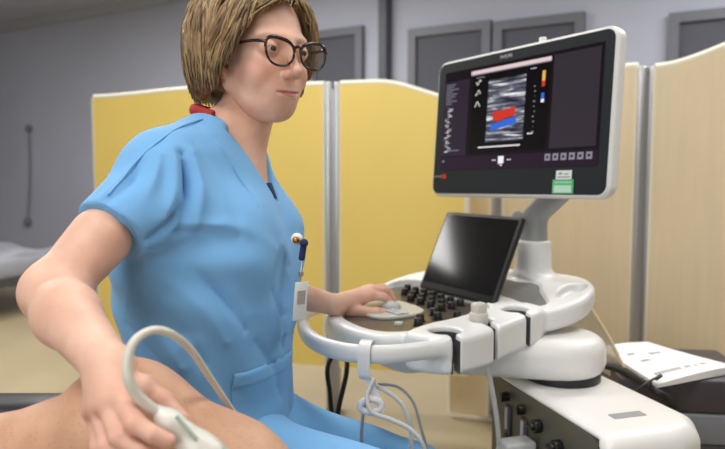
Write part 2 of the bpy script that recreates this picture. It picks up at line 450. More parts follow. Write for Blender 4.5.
def on_wall(mb, s0, s1, z0, z1, out, th, mi=0, bev=0):
    p = wallp((s0 + s1) / 2, (z0 + z1) / 2, out); mb.box((0, 0, 0), (abs(s1 - s0), th, z1 - z0), mi, bev, M=Matrix.Translation(p) @ RW)
# dark interior windows on the far wall
for i, (pl, pr_, pt, pb) in enumerate(((318, 358, 40, 84), (418, 484, 38, 84), (504, 576, 31, 84), (680, 735, 24, 72))):
    s0, z1 = wall_px(pl, pt); s1, _ = wall_px(pr_, pt); z0 = wall_px(pl, pb)[1] - .25
    m = MB(); on_wall(m, s0, s1, z0, z1, .01, .03)
    o = m.build('window_%d' % (i + 1), M_dark); o['kind'] = 'structure'
    f = MB()
    for a, b_, c0, c1 in ((s0 - .06, s0, z0 - .06, z1 + .06), (s1, s1 + .06, z0 - .06, z1 + .06), (s0, s1, z1, z1 + .06), (s0, s1, z0 - .06, z0)):
        on_wall(f, a, b_, c0, c1, .025, .05)
    f.build('window_frame', M_dframe, o)
# dark column against the far wall
s0, _ = wall_px(384.5, 40); s1, _ = wall_px(392, 40)
m = MB(); on_wall(m, s0, s1, 0, 2.7, .05, .1); struct('trim_1', m, mat('dark_column_paint', (72, 74, 84), .5))
# pale soffit band under the ceiling line
m = MB(); on_wall(m, .1, WL - .2, 2.62, 2.70, .03, .06); struct('trim_2', m, mat('soffit_grey', (164, 166, 174), .7))
# ceiling lamp fittings
def ceiling_lamp(x, y, lab):
    e = empty('ceiling_lamp', (x, y, 2.64), lab, 'lamp', None)
    m = MB()
    for dx, dy, sx, sy in ((-.62, 0, .04, .68), (.62, 0, .04, .68), (0, -.32, 1.2, .04), (0, .32, 1.2, .04)): m.box((dx, dy, .03), (sx, sy, .06))
    m.build('frame', M_white, e)
    m = MB(); m.box((0, 0, .05), (1.2, .6, .01)); m.build('diffuser', emat('lamp_glow', (255, 250, 240), 2.0), e)
ceiling_lamp(-.75, .15, 'ceiling light panel above the scrub-clad woman, out of view overhead')
ceiling_lamp(1.15, .9, 'ceiling light panel above the ultrasound cart, out of view overhead')
ceiling_lamp(-.35, 2.2, 'ceiling light panel above the yellow screens, out of view overhead')
ceiling_lamp(-1.0, 3.75, 'ceiling light panel between the yellow screens and the far wall, out of view overhead')  # unseen fitting added with its light to lift the dim far wall
ceiling_lamp(1.9, 2.55, 'ceiling light panel above the beige screens, out of view overhead')  # likewise added, brightens the right part of the background
ceiling_lamp(-3.0, 3.6, 'ceiling light panel above the grey bed, out of view overhead')

# wall-hung cord, far left
s0, z0 = wall_px(30, 222); s1, z1 = wall_px(31, 129)
e = empty('wall_cord', wallp(s0, z0, .03), 'thin grey cord with dark ends hanging on far grey wall', 'cord')
p0 = np.array(wallp(s0, z0, .03)); p1 = np.array(wallp(s1, z1, .03))
m = MB(); m.tube([p0, (p0 + p1) / 2 + (0.02, 0, 0), p1], .010); m.build('cord', mat('cord_grey', (122, 124, 134), .6), e, off=p0)
m = MB(); m.sphere(p1, (.035, .03, .04)); m.build('hook', M_dframe, e, off=p0)
m = MB(); m.sphere(p0, (.04, .03, .05)); m.build('handset', M_dframe, e, off=p0)

# ------------------------------------------------------------------ far bed
e = empty('hospital_bed', (-3.50, 5.30, -.0), 'hospital bed with rumpled grey sheets by far left wall', 'bed', rz=radians(-25))
m = MB(); m.box((0, 0, .38), (1.9, .85, .16), bev=.04); m.build('mattress', M_sheet, e)
sd = SD((-1.0, -.5, .12), (1.0, .5, .75), .025)
sd.op(lambda X, Y, Z: np.maximum(np.maximum(np.abs(X) - .92, np.abs(Y) - .44), np.abs(Z - .36) - .13 - .03 * np.sin(X * 9 + Y * 5) * np.sin(Y * 11)), (-.95, -.48, .2), (.95, .48, .62), .02)
P, Q = sd.mesh(2); mobj('bed_sheet', P, Q, M_sheet, e)
m = MB(); m.box((-.70, 0, .55), (.36, .6, .10), bev=.05, seg=3); m.build('pillow', M_pillow, e)
m = MB(); m.box((0, 0, .27), (1.9, .8, .05)); m.build('frame', M_dgrey, e)
for sx in (-.85, .85):
    for sy in (-.35, .35):
        m = MB(); m.cyl((sx, sy, 0), (sx, sy, .26), .025); m.build('leg', M_dgrey, e)

# ------------------------------------------------------------------ folding screens
def arch(x0, x1, zb, prof, n=24):
    pts = [(x0, zb), (x1, zb)]
    for i in range(n + 1):
        t = 1 - i / n; pts.append((x0 + (x1 - x0) * t, float(np.interp(t, [p[0] for p in prof], [p[1] for p in prof]))))
    return pts
def smoothprof(z0, z1, t0, t1):     # rises from z0 to z1 between t0 and t1
    r = []
    for i in range(41):
        t = i / 40; u = min(max((t - t0) / (t1 - t0), 0), 1); u = u * u * (3 - 2 * u); r.append((t, z0 + (z1 - z0) * u))
    return r
def screen_panel(parent, org, p0, p1, zb, prof, mt, nm='panel'):
    p0 = np.array(p0); p1 = np.array(p1); L = np.linalg.norm(p1 - p0); a = math.atan2(*(p1 - p0)[::-1])
    Mx = Matrix.Translation((p0[0] - org[0], p0[1] - org[1], 0)) @ Matrix.Rotation(a, 4, 'Z') @ Matrix.Rotation(radians(90), 4, 'X')
    poly = arch(0, L, zb, prof)
    m = MB(); m.prism(poly, -.015, .015, M=Mx); p = m.build(nm, mt, parent)
    t = MB(); q = [Mx @ Vector((x, y, 0)) for x, y in poly[2:]] + [Mx @ Vector((0, zb, 0))]
    q = [Mx @ Vector((L, zb, 0))] + q
    # edge trim swept as a thin square section
    for a_, b_ in zip(q[:-1], q[1:]):
        if (b_ - a_).length > 1e-5: t.cyl(a_, b_, .017, n=6)
    t.build('edge_trim', M_trim, p)
def post(parent, org, x, y, h, wd_=.045):
    m = MB()
    for dx in (-.018, .018): m.box((x - org[0] + dx, y - org[1], h / 2 + .03), (.026, .045, h - .06), bev=.005)
    m.box((x - org[0], y - org[1], h / 2 + .02), (.012, .03, h - .1))
    o = m.build('post', M_alu, parent)
    m = MB(); m.box((x - org[0], y - org[1], .05), (.05, .42, .03), bev=.006)
    for s_ in (-1, 1): m.cyl((x - org[0] - .012, y - org[1] + s_ * .18, .02), (x - org[0] + .012, y - org[1] + s_ * .18, .02), .02)
    m.build('foot', M_dgrey, o)
PY = (-.125, 2.76)
e = empty('folding_screen', (PY[0], PY[1], 0), 'yellow folding privacy screen standing behind the woman in blue', 'privacy screen')
d14 = np.array((cos(radians(-14)), sin(radians(-14))))
pl = np.array(PY) - d14 * 1.145; pr2 = np.array(PY) + d14 * .56
screen_panel(e, PY, pl, np.array(PY) - d14 * .035, .27, smoothprof(1.446, 1.470, 0, .5), M_yel)
screen_panel(e, PY, np.array(PY) + d14 * .035, pr2, .27, [(1 - t, z) for t, z in smoothprof(1.385, 1.470, 0, .7)][::-1], M_yel)
post(e, PY, PY[0], PY[1], 1.48)
post(e, PY, pl[0] - .02, pl[1] + .005, .5)
B0 = np.array((.40, 2.86)); B1 = np.array((.585, 2.80)); B2 = np.array((1.058, 2.46)); B3 = np.array((1.60, 2.20))
e = empty('folding_screen', (B2[0], B2[1], 0), 'beige wood-grain folding privacy screen standing behind the monitor', 'privacy screen')
def seg(a, b, g0=.03, g1=.03):
    d = (b - a) / np.linalg.norm(b - a); return a + d * g0, b - d * g1
a, b_ = seg(B0, B1, 0); screen_panel(e, B2, a, b_, .03, smoothprof(1.42, 1.47, 0, 1), M_wood)
a, b_ = seg(B1, B2); screen_panel(e, B2, a, b_, .03, smoothprof(1.49, 1.50, 0, 1), M_wood)
a, b_ = seg(B2, B3); screen_panel(e, B2, a, b_, .03, smoothprof(1.49, 1.60, .0, .8), M_wood)
post(e, B2, B1[0], B1[1], 1.5); post(e, B2, B2[0], B2[1], 1.495); post(e, B2, B3[0] + .02, B3[1], 1.6)

# ------------------------------------------------------------------ ultrasound machine (local frame: x = operator's right, y = away from operator)
A0 = radians(-52); OX, OY = .129, 1.459
MC = empty('ultrasound_machine', (OX, OY, 0), 'white ultrasound cart with dark keyboard console, touch panel and raised monitor', 'ultrasound machine', rz=A0)
def loc(x, y, z): return np.array((OX + x * cos(A0) - y * sin(A0), OY + x * sin(A0) + y * cos(A0), z))
def zlift(x, y): return np.interp(y, [.12, .36], [0, .045]) + 0 * x
DECK = [tuple(p[:2]) for p in spline([(p[0], p[1], 0) for p in [(-.265, .0), (-.20, -.10), (-.11, -.185), (0, -.222), (.085, -.222), (.135, -.19), (.155, -.1), (.16, .0), (.178, .1), (.20, .165), (.224, .215), (.236, .28), (.22, .35), (.175, .42), (.09, .485), (-.06, .475), (-.18, .38), (-.27, .325), (-.316, .25), (-.316, .14)]], 4, True)]
CTRL = [tuple(p[:2]) for p in spline([(p[0], p[1], 0) for p in [(-.292, .2), (-.278, .1), (-.235, .0), (-.16, -.095), (-.07, -.165), (.02, -.19), (.085, -.185), (.118, -.14), (.122, -.05), (.118, .06), (.085, .14), (.03, .175), (-.1, .19), (-.2, .225)]], 4, True)]
TRAY = [tuple(p[:2]) for p in spline([(p[0], p[1], 0) for p in [(.0, .235), (.1, .215), (.165, .20), (.178, .235), (.11, .30), (.07, .345), (-.0, .36), (-.1, .38), (-.12, .27)]], 3, True)]
sd = SD((-.40, -.37, .66), (.36, .56, .96), .0032)
sd.poly(DECK, .735, .787, .014, .004, zo=zlift)
und = [(x * .72 - .01, y * .72 + .04) for x, y in DECK]
sd.poly(und, .675, .76, .03, .02)
RAIL = [(-.30, .12, .765), (-.285, .02, .772), (-.25, -.08, .775), (-.19, -.18, .776), (-.10, -.25, .777), (.0, -.302, .777), (.08, -.32, .777), (.15, -.308, .777), (.198, -.26, .777), (.218, -.18, .775), (.222, -.11, .77)]
rp = spline(RAIL, 8)
for a, b_ in zip(rp[:-1], rp[1:]):
    sd.cone(a + (0, 0, .005), b_ + (0, 0, .005), .0105, k=.006); sd.cone(a - (0, 0, .005), b_ - (0, 0, .005), .0105, k=.006)
HOLD = [(.188, -.107, .032), (.176, .012, .024), (.166, .132, .030)]
hz = lambda y: float(zlift(np.array(0.), np.array(y)))
HB = [tuple(p_[:2]) for p_ in spline([(a_, b_, 0) for a_, b_ in [(.14, -.165), (.205, -.165), (.240, -.13), (.245, -.06), (.232, .02), (.222, .10), (.214, .165), (.185, .195), (.13, .19), (.11, .0)]], 5, True)]
sd.poly(HB, .722, .796, .012, .010, zo=lambda X, Y: .05 * np.clip(Y + .03, 0, .2))
# recesses
sd.poly(CTRL, .781, .84, .003, .002, '-')
sd.poly(TRAY, .777, .90, .008, .004, '-', zo=zlift)
for (x, y, r) in HOLD:
    c_ = [(x + r * cos(t), y + r * sin(t)) for t in np.linspace(0, 2 * pi, 28)[:-1]]
    sd.poly(c_, .60, .88, .003, .003, '-')
    d = np.array((.93, -.37)); n_ = np.array((.37, .93)); w_ = .0078; p = np.array((x, y))
    sd.poly([tuple(p + n_ * w_), tuple(p - n_ * w_), tuple(p - n_ * w_ + d * .09), tuple(p + n_ * w_ + d * .09)], .60, .88, .002, .003, '-')
hole = [(.172 + .024 * cos(t) - .014 * sin(t), .335 + .06 * sin(t) + .012 * cos(t)) for t in np.linspace(0, 2 * pi, 24)[:-1]]
sd.poly(hole, .765, .9, .006, .006, '-', zo=zlift)
# notch in the tray rim and the neck for the monitor column
sd.cone((.16, .205, .825), (.21, .17, .825), .008, k=.003, mode='-')
sd.cone((.005, .405, .80), (.005, .405, .935), .048, .044, k=.03)
sd.half((.005, .405, .925), (0, 0, 1), (-.08, .3, .92), (.1, .5, .99), .004)
P, Q = sd.mesh(2); deck = mobj('console_deck', P, Q, M_white, MC)
m = MB(); m.prism(CTRL, .776, .7825, M=None); ctrl = m.build('control_panel', M_panel, MC)
m = MB(); tp = [(x * .99, y * .99 + .003) for x, y in TRAY]
b0 = [(x, y, .783 - .004 + float(zlift(0., y))) for x, y in tp]
m.add(b0 + [(x, y, z - .004) for x, y, z in b0], [tuple(range(len(b0)))]); m.build('storage_tray', mat('tray_grey', (112, 112, 110), .5), MC)

for (x, y, r) in HOLD:        # dark liners in the cups, open towards the slot
    m = MB(); n_ = 30; g0 = math.atan2(-.37, .93); ts = np.linspace(g0 + .0085 / r, g0 + 2 * pi - .0085 / r, n_); zt_ = .786 + .05 * max(0, y + .03)
    ring = [(x + (r - .0005) * cos(t), y + (r - .0005) * sin(t)) for t in ts]; ri = [(x + (r - .004) * cos(t), y + (r - .004) * sin(t)) for t in ts]
    d = np.array((.93, -.37)) * .023; e0 = (ring[0][0] + d[0], ring[0][1] + d[1]); e1 = (ring[-1][0] + d[0], ring[-1][1] + d[1])
    nq = np.array((.37, .93)) * .0022; i0 = (e0[0] + 0 * nq[0] - 0, e0[1]); 
    poly_ = [e0] + ring + [e1] + [(e1[0] + nq[0], e1[1] + nq[1])] + ri[::-1] + [(e0[0] - nq[0], e0[1] - nq[1])]
    m.prism(poly_, .724 + .05 * max(0, y + .03), zt_); m.build('cup_liner', M_dgrey, MC)

# knobs, keys, trackpad
kn = None
def knob(x, y, r=.0095, h=.017):
    global kn
    if kn is None:
        m = MB(); m.cyl((0, 0, 0), (0, 0, h), r, r * .9, n=18, bev=.002); m.cyl((0, 0, 0), (0, 0, .002), r * 1.25, n=18)
        kn = m.build('knob', M_black, MC, loc=(x, y, .7825))
    else:
        o = kn.copy(); COL.objects.link(o); o.parent = MC; o.location = (x, y, .7825)
for i in range(7): knob(-.23 + i * .038, .172 - i * .006)
for i in range(6): knob(-.19 + i * .040, .125 - i * .006)
for i in range(4): knob(-.115 + i * .042, .078 - i * .006)
for x, y in ((.036, .012), (.072, -.012), (.062, -.055), (.09, .03), (.088, -.085)): knob(x, y)
m = MB(); m.cyl((0, 0, 0), (0, 0, .01), .014, .012, n=20, bev=.002); m.build('dial', M_silver, MC, loc=(.088, .095, .7825))
m = MB(); m.cyl((0, 0, 0), (0, 0, .005), .009, n=16); m.build('round_button', M_lgrey, MC, loc=(.055, -.11, .7825))
PAD = [tuple(p[:2]) for p in spline([(p[0], p[1], 0) for p in [(-.12, -.055), (-.15, -.005), (-.125, .03), (-.06, .03), (0.0, .012), (.022, -.02), (.02, -.075), (-.005, -.11), (-.05, -.11), (-.09, -.09)]], 4, True)]
PAD = [(-.06 + (x + .06) * 1.04 - .006, -.04 + (y + .04) * 1.10) for x, y in PAD]
m = MB(); m.prism(PAD, .7825, .789, bev=.002); pad = m.build('trackball_pad', mat('pad_grey', (192, 190, 180), .35), MC)
m = MB(); m.sphere((0, 0, 0), (.024, .024, .016)); m.build('trackball', M_lgrey, pad, loc=(-.065, -.03, .789))
for k in range(4):
    m = MB(); m.box((0, 0, .002), (.026, .012, .004), bev=.0015); m.build('key', M_lgrey, pad, loc=(-.03 + .012 * (k % 2) * 2.4, -.085 + .016 * (k // 2) + .02, .789))
for k in range(5):
    m = MB(); m.box((0, 0, .001), (.012, .024, .003), bev=.001); m.build('key', M_dgrey, MC, loc=(-.305 + .001 * k, .10 + k * .035, .7875))

# touch panel
TPW, TPH, TPT = .285, .225, .018
m = MB(); m.box((0, TPT / 2, TPH / 2), (TPW, TPT, TPH), bev=.006, seg=3)
tpl = m.build('touch_panel', M_black, MC, loc=(-.068, .178, .792), rot=(radians(-25), 0, radians(-6)))
m = MB(); m.box((0, -.0006, TPH / 2 + .006), (TPW - .02, .002, TPH - .032)); m.build('touch_glass', M_glossy, tpl)
m = MB(); m.box((0, .03, .02), (.16, .04, .03), bev=.006); m.build('hinge', M_dgrey, tpl)

# monitor: own frame, screen looks along -y, origin at centre
MW, MH = .562, .374
mon_M = dict(loc=(.022, .299, 1.226), rot=(radians(-5.0), radians(-1.0), radians(-2)))
def rrect(w_, h_, r, n=8, cx=0, cz=0):
    pts = []
    for sx, sz, a0 in ((1, 1, 0), (-1, 1, 90), (-1, -1, 180), (1, -1, 270)):
        for i in range(n + 1):
            a = radians(a0 + 90 * i / n); pts.append((cx + sx * (w_ / 2 - r) + r * cos(a), cz + sz * (h_ / 2 - r) + r * sin(a)))
    return pts
RX = Matrix.Rotation(radians(90), 4, 'X')   # (x,y,z)->(x,-z,y)
m = MB(); m.prism(rrect(MW, MH, .03), -.022, .012, M=RX, bev=.009)
m.prism(rrect(MW - .12, MH - .1, .03), -.05, -.02, M=RX, bev=.012)
mon = m.build('monitor', M_white, MC, **mon_M)
m = MB(); m.prism(rrect(MW - .016, MH - .016, .022), .010, .0136, M=RX, bev=.001); bez = m.build('bezel', M_bezel, mon)
# the screen, one mesh with its picture
SW, SH, SCX, SCZ = .496, .268, .002, .019
def bmode():
    m_ = bpy.data.materials.new('ultrasound_picture'); m_.use_nodes = True; nt = m_.node_tree; nt.nodes.remove(nt.nodes['Principled BSDF'])
    e_ = nt.nodes.new('ShaderNodeEmission'); tc = nt.nodes.new('ShaderNodeTexCoord')
    mp = nt.nodes.new('ShaderNodeMapping'); mp.inputs['Scale'].default_value = (6, 6, 80); mp.inputs['Rotation'].default_value = (0, radians(3), 0)
    n = nt.nodes.new('ShaderNodeTexNoise'); n.inputs['Scale'].default_value = 1.6; n.inputs['Detail'].default_value = 7; n.inputs['Roughness'].default_value = .62; n.inputs['Distortion'].default_value = .5
    r = nt.nodes.new('ShaderNodeValToRGB'); cr = r.color_ramp
    cr.elements[0].position = .38; cr.elements[0].color = (.02, .02, .03, 1); cr.elements[1].position = .64; cr.elements[1].color = (1, 1, 1, 1)
    x = cr.elements.new(.52); x.color = (.12, .12, .17, 1)
    nt.links.new(tc.outputs['Object'], mp.inputs[0]); nt.links.new(mp.outputs[0], n.inputs['Vector']); nt.links.new(n.outputs[0], r.inputs[0]); nt.links.new(r.outputs[0], e_.inputs[0])
    nt.links.new(e_.outputs[0], nt.nodes['Material Output'].inputs[0]); return m_
def scr_base(name, rgb, k):
    m_ = mat(name, (8, 7, 9), .12, spec=.25, emit=rgb, estr=k); return m_
SM = [scr_base('screen_ground', (24, 16, 24), .8), scr_base('screen_left', (50, 40, 54), .8), scr_base('screen_black', (10, 7, 9), .8), bmode(),
      emat('screen_red', (214, 60, 46), .9), emat('screen_blue', (60, 110, 220), .9), emat('screen_white', (240, 236, 240), 1), emat('screen_bar', (228, 205, 208), .95),
      scr_base('screen_right', (56, 50, 58), .8), emat('screen_grey', (150, 146, 156), .8), emat('screen_amber', (240, 190, 90), .9), scr_base('screen_lower', (44, 28, 46), .8)]
sm = MB()
def R(u0, v0, u1, v1, mi, lay=1):
    X = lambda u: SCX - SW / 2 + u * SW; Z = lambda v: SCZ + SH / 2 - v * SH; y = -.0142 - .0003 * lay
    sm.quad((X(u0), y, Z(v1)), (X(u1), y, Z(v1)), (X(u1), y, Z(v0)), (X(u0), y, Z(v0)), mi)
def Qd(pts, mi, lay=3):
    X = lambda u: SCX - SW / 2 + u * SW; Z = lambda v: SCZ + SH / 2 - v * SH; y = -.0142 - .0003 * lay
    n_ = len(pts); sm.add([(X(u), y, Z(v)) for u, v in pts], [tuple(range(n_))[::-1]], mi)
R(0, 0, 1, 1, 0, 0); R(0, .10, .19, .86, 1); R(.215, .09, .715, .84, 2); R(.735, .03, .985, .84, 8); R(0, .87, 1, 1, 11)
R(.2, .035, .72, .07, 7); R(.2, .07, .72, .08, 9)
R(.33, .15, .575, .745, 3, 2)
Qd([(.372, .46), (.43, .455), (.515, .435), (.52, .515), (.46, .53), (.42, .555), (.372, .545)], 4)
Qd([(.36, .575), (.42, .565), (.46, .54), (.525, .53), (.53, .59), (.45, .615), (.36, .64)], 5)
R(.28, .785, .56, .797, 6, 2)
R(.672, .15, .69, .24, 10, 2); R(.672, .24, .69, .29, 4, 2); R(.672, .29, .69, .345, 2, 2); R(.672, .345, .69, .40, 5, 2); R(.672, .40, .69, .43, 6, 2)
for k in range(7): R(.60 + .012 * (k % 3), .11 + .0 * k, .608 + .012 * (k % 3), .118, 6, 2)
for k in range(10):
    v = .27 + k * .045; R(.625 + .004 * (k % 3), v, .635 + .004 * (k % 2), v + .012, 9, 2)
R(.60, .69, .635, .70, 6, 2)
for k in range(9):
    v = .13 + k * .024; R(.015, v, .06 + .08 * random.random(), v + .008, 9, 2)
for k in range(26):     # left-hand trace
    v = .36 + k * .018; a_ = .03 + .012 * sin(k * 1.7) + .008 * sin(k * .6); R(a_, v, a_ + .012 + .022 * abs(sin(k * 2.3)), v + .007, 6 if k % 3 else 9, 2)
for k in range(10): R(.03, .80 + .0, .03 + .012 * k, .808, 9, 2)
for j, v0 in enumerate((.15, .25, .36)):        # small curve marks beside the picture
    for k in range(6): R(.238 + .006 * k, v0 + .02 * sin(k * 1.1 + j), .246 + .006 * k, v0 + .012 + .02 * sin(k * 1.1 + j), 6, 2)
R(.24, .105, .30, .113, 9, 2)
R(.425, .885, .462, .955, 6, 2)
for u in (.385, .40, .485, .50): R(u, .915, u + .008, .925, 6, 2)
R(.44, .965, .452, .975, 6, 2)
for k in range(6):
    u = .715 + k * .045; R(u, .885, u + .032, .945, 9, 2); R(u + .009, .905, u + .022, .925, 11, 3)
R(.015, .90, .03, .92, 9, 2)
sm.build('screen', SM, mon)
vs, fs = lettering('PHILIPS', .0125); T = Matrix.Translation((-.03, -.0138, MH / 2 - .0215)) @ RX
m = MB(); m.add([(T @ Vector(v))[:] for v in vs], fs); m.build('brand_lettering', M_lgrey, mon)
m = MB(); m.box((.165, -.0142, -.134), (.042, .0012, .020)); m.box((.165, -.015, -.139), (.034, .0006, .003), 1); m.box((.156, -.015, -.131), (.010, .0006, .005), 1); m.box((.172, -.015, -.132), (.012, .0006, .003), 1)
tag(m.build('sticker', [M_stick, M_ink], mon), 'white inventory sticker')
m = MB(); m.box((.164, -.0142, -.1605), (.056, .0012, .032)); m.box((.164, -.015, -.166), (.046, .0006, .016), 1); m.box((.164, -.015, -.151), (.044, .0006, .002), 1)
tag(m.build('sticker', [M_green, mat('pale_green_print', (186, 222, 200), .5)], mon), 'green inspection sticker')
m = MB(); m.box((-.228, -.0142, -.132), (.014, .001, .012)); tag(m.build('status_light', emat('status_red', (196, 66, 44), .8), mon), 'small red status mark')
m = MB()
for k in range(3): m.box((-.262 + k * .010, -.0142, -.132), (.007, .0008, .004))
m.build('button_row', M_grey, mon)
m = MB(); m.cyl((.06, .012, MH / 2 - .005), (.06, .012, MH / 2 + .014), .009, bev=.002); m.build('top_knob', M_white, mon)
# arm behind the monitor
sd = SD((-.12, .22, .90), (.24, .52, 1.26), .0035)
sd.cone((.005, .405, .925), (.005, .405, .98), .036, .033, k=.01)
sd.cone((.005, .405, .985), (.115, .405, 1.075), .028, .026, k=.012); sd.cone((.01, .40, 1.0), (.10, .41, 1.10), .024, .02, k=.008)
sd.cone((.115, .405, 1.075), (.04, .365, 1.22), .026, .035, k=.015)
P, Q = sd.mesh(2); arm = mobj('monitor_arm', P, Q, M_grey, MC)
m = MB(); m.cyl((-.035, .385, .985), (-.028, .38, .985), .017, n=20, bev=.002); m.build('pivot_cap', M_lgrey, arm)

# swing arm under the console
sd = SD((-.2, -.12, .60), (.5, .56, .76), .004)
P0 = np.array((-.03, .07)); P1 = np.array((.205, .24)); dd = (P1 - P0) / np.linalg.norm(P1 - P0); nn = np.array((-dd[1], dd[0]))
pts = [tuple(P1 + .102 * (cos(t) * dd + sin(t) * nn)) for t in np.linspace(-pi / 2, pi / 2, 14)] + [tuple(P0 + .12 * (cos(t) * dd + sin(t) * nn)) for t in np.linspace(pi / 2, 3 * pi / 2, 14)]
sd.poly(pts, .652, .742, .034, .004)
P, Q = sd.mesh(2); mobj('swing_arm', P, Q, M_white2, MC)
m = MB(); m.cyl((.21, .245, .632), (.21, .245, .668), .085, n=36, bev=.004); m.build('pivot_ring', M_black, MC)

# cart base, turned a little against the console
BR = radians(-22); BO = np.array((.06, .167))
def bl(x, y): return (BO[0] + x * cos(BR) - y * sin(BR), BO[1] + x * sin(BR) + y * cos(BR))
sd = SD((-.02, -.05, .06), (.50, .42, .67), .004)
sd.poly([(0, 0), (.45, 0), (.45, .16), (.43, .215), (.38, .25), (0, .25)], .08, .640, .038, .004)
sd.poly([(-.2, -.2), (.428, -.2), (.428, .035), (-.2, .035)], .0, .630, .04, .004, '-')
P, Q = sd.mesh(2)
base = mobj('cart_body', P, Q, M_white2, MC, loc=(BO[0], BO[1], 0), rot=(0, 0, BR))
m = MB(); m.prism([(0.004, .085), (.424, .085), (.424, .572)] + [(.372 + .052 * cos(t), .572 + .052 * sin(t)) for t in np.linspace(0, pi / 2, 8)][1:] + [(.004, .624)], -.035, -.012, M=RX)
pp = m.build('port_panel', M_olive, base)
def port(x, z, first=[None]):
    if first[0] is None:
        m = MB(); m.box((0, 0, 0), (.026, .006, .085), bev=.003); m.box((0, -.004, .012), (.008, .004, .05), 1); m.box((0, -.004, -.03), (.014, .004, .012), 2)
        m.cyl((.0, -.002, .062), (.0, -.016, .062), .011, n=14, mi=2); m.box((0.004, -.01, .062), (.004, .02, .018), 2)
        first[0] = m.build('probe_port', [M_dgrey, mat('port_strip', (190, 184, 205), .4), M_black], base, loc=(x, .009, z))
    else:
        o = first[0].copy(); COL.objects.link(o); o.parent = base; o.location = (x, .009, z)
port(.085, .535); port(.155, .53)
for x, z in ((.215, .578), (.29, .565), (.355, .545)):
    m = MB(); m.cyl((x, .012, z), (x, -.006, z), .014, n=16, bev=.002); m.cyl((x, -.004, z), (x, -.012, z), .007, n=10, mi=1); m.box((x, -.010, z), (.022, .01, .006)); m.build('socket', [M_black, M_dgrey], base)
m = MB(); m.box((.352, .115, .6405), (.022, .070, .002), bev=.0005); m.build('type_plate', M_grey, base) 
for x in (.05, .38):
    for y in (.05, .21):
        m = MB(); m.cyl((x - .015, y, .045), (x + .015, y, .045), .045, n=24, bev=.006); m.box((x, y, .07), (.05, .05, .05)); m.build('caster', M_dgrey, base)

# ------------------------------------------------------------------ plugs in the ports and cables
def world_base(x, y, z):
    q = bl(x, y); return loc(q[0], q[1], z)
BA = A0 + BR
for i, (x, z, lab, hh) in enumerate(((.195, .485, 'ribbed grey connector plug in the middle port of white cart', .12), (.275, .465, 'ribbed grey connector plug nearest the curved end of white cart', .10))):
    wp = world_base(x, .0, z)
    e = empty('connector_plug', wp, lab, 'plug', 'plugs in the cart ports', rz=BA)
    m = MB(); m.box((0, -.03, 0), (.045, .07, hh), bev=.006); b1 = m.build('plug_housing', M_lgrey, e)
    m = MB()
    for k in range(4): m.box((-.014 + k * .009, -.067, 0), (.004, .004, hh * .7))
    m.build('grip_ribs', M_white, b1)
m = MB()
pts = [loc(.205, .012, .775), loc(.21, .005, .70)] + [at(486, 362, 1.30), at(493, 395, 1.31), at(498, 430, 1.32), at(499, 470, 1.34), at(494, 540, 1.34)]
e = empty('probe_cable', loc(.168, .012, .80), 'grey probe standing in the middle cup with its white cable hanging down', 'ultrasound probe')
eo = loc(.168, .012, .80)
m.tube([eo + (0, 0, -.06), eo + (.006, -.004, -.085)] + pts[2:], .0052, n=10); m.build('cable', M_cable2, e, off=eo)
m = MB(); m.cyl(eo + (0, 0, -.055), eo + (0, 0, .012), .017, .020, n=20, bev=.004); m.box((0, 0, 0), (.030, .024, .03), bev=.007, M=Matrix.Translation(eo + (0, 0, .018)) @ Matrix.Rotation(.5, 4, 'Z')); m.build('probe_body', mat('probe_grey', (196, 192, 182), .4), e, off=eo)
e.name = 'ultrasound_probe'

# hook over the front rail with the white cable loops
hc_ = np.array((.172, -.288)); ht = np.array((.8, .6)); ho = np.array((.6, -.8))
def HK(a, b, z):                    # along the rail, outwards, height
    q_ = hc_ + ht * a + ho * b; return loc(q_[0], q_[1], z)
hp = HK(0, 0, .775)
e = empty('cable_hook', hp, 'white plastic cable hook clipped over the front rail of console', 'hook')
def strap(mb, pts, w_, th, axis):
    P_ = spline(pts, 5); ax = np.array(axis, float); ax /= np.linalg.norm(ax); vs = []; fs = []
    for i, p in enumerate(P_):
        t = P_[min(i + 1, len(P_) - 1)] - P_[max(i - 1, 0)]; t /= np.linalg.norm(t); n_ = np.cross(t, ax)
        for a_, b_ in ((-1, -1), (1, -1), (1, 1), (-1, 1)): vs.append(p + ax * a_ * w_ / 2 + n_ * b_ * th / 2)
    for i in range(len(P_) - 1):
        for k in range(4): fs.append((i * 4 + k, i * 4 + (k + 1) % 4, i * 4 + 4 + (k + 1) % 4, i * 4 + 4 + k))
    fs += [(3, 2, 1, 0), tuple(range(len(vs) - 4, len(vs)))]; mb.add(vs, fs, 0, False)
AX = HK(1, 0, 0) - HK(0, 0, 0)
m = MB()
strap(m, [HK(0, -.020, .755), HK(0, -.019, .785), HK(0, -.012, .797), HK(0, .004, .800), HK(0, .018, .793), HK(0, .022, .775), HK(0, .020, .745), HK(.002, .012, .735)], .022, .0035, AX)
strap(m, [HK(.004, .012, .737), HK(.012, .012, .72), HK(.028, .012, .69), HK(.026, .014, .675)], .014, .004, AX)
m.build('hook_strap', M_white, e, off=hp)
m = MB(); cc = HK(.012, .018, .688); ring = [cc + (.019 * cos(t), 0, .012 * sin(t)) for t in np.linspace(0, 2 * pi, 12)[:-1]]
m.tube(ring, .004, n=8, rz=1.5, closed=True); m.build('clip_ring', M_white, e, off=hp)
def cable(lab, pts, r, mt, nm='hanging_cable', group=None):
    P_ = [np.array(p) for p in pts]; m = MB(); m.tube(P_, r, n=10); o = m.build(nm, mt, off=P_[0], loc=P_[0]); tag(o, lab, 'cable', group); return o
yc = 1.13
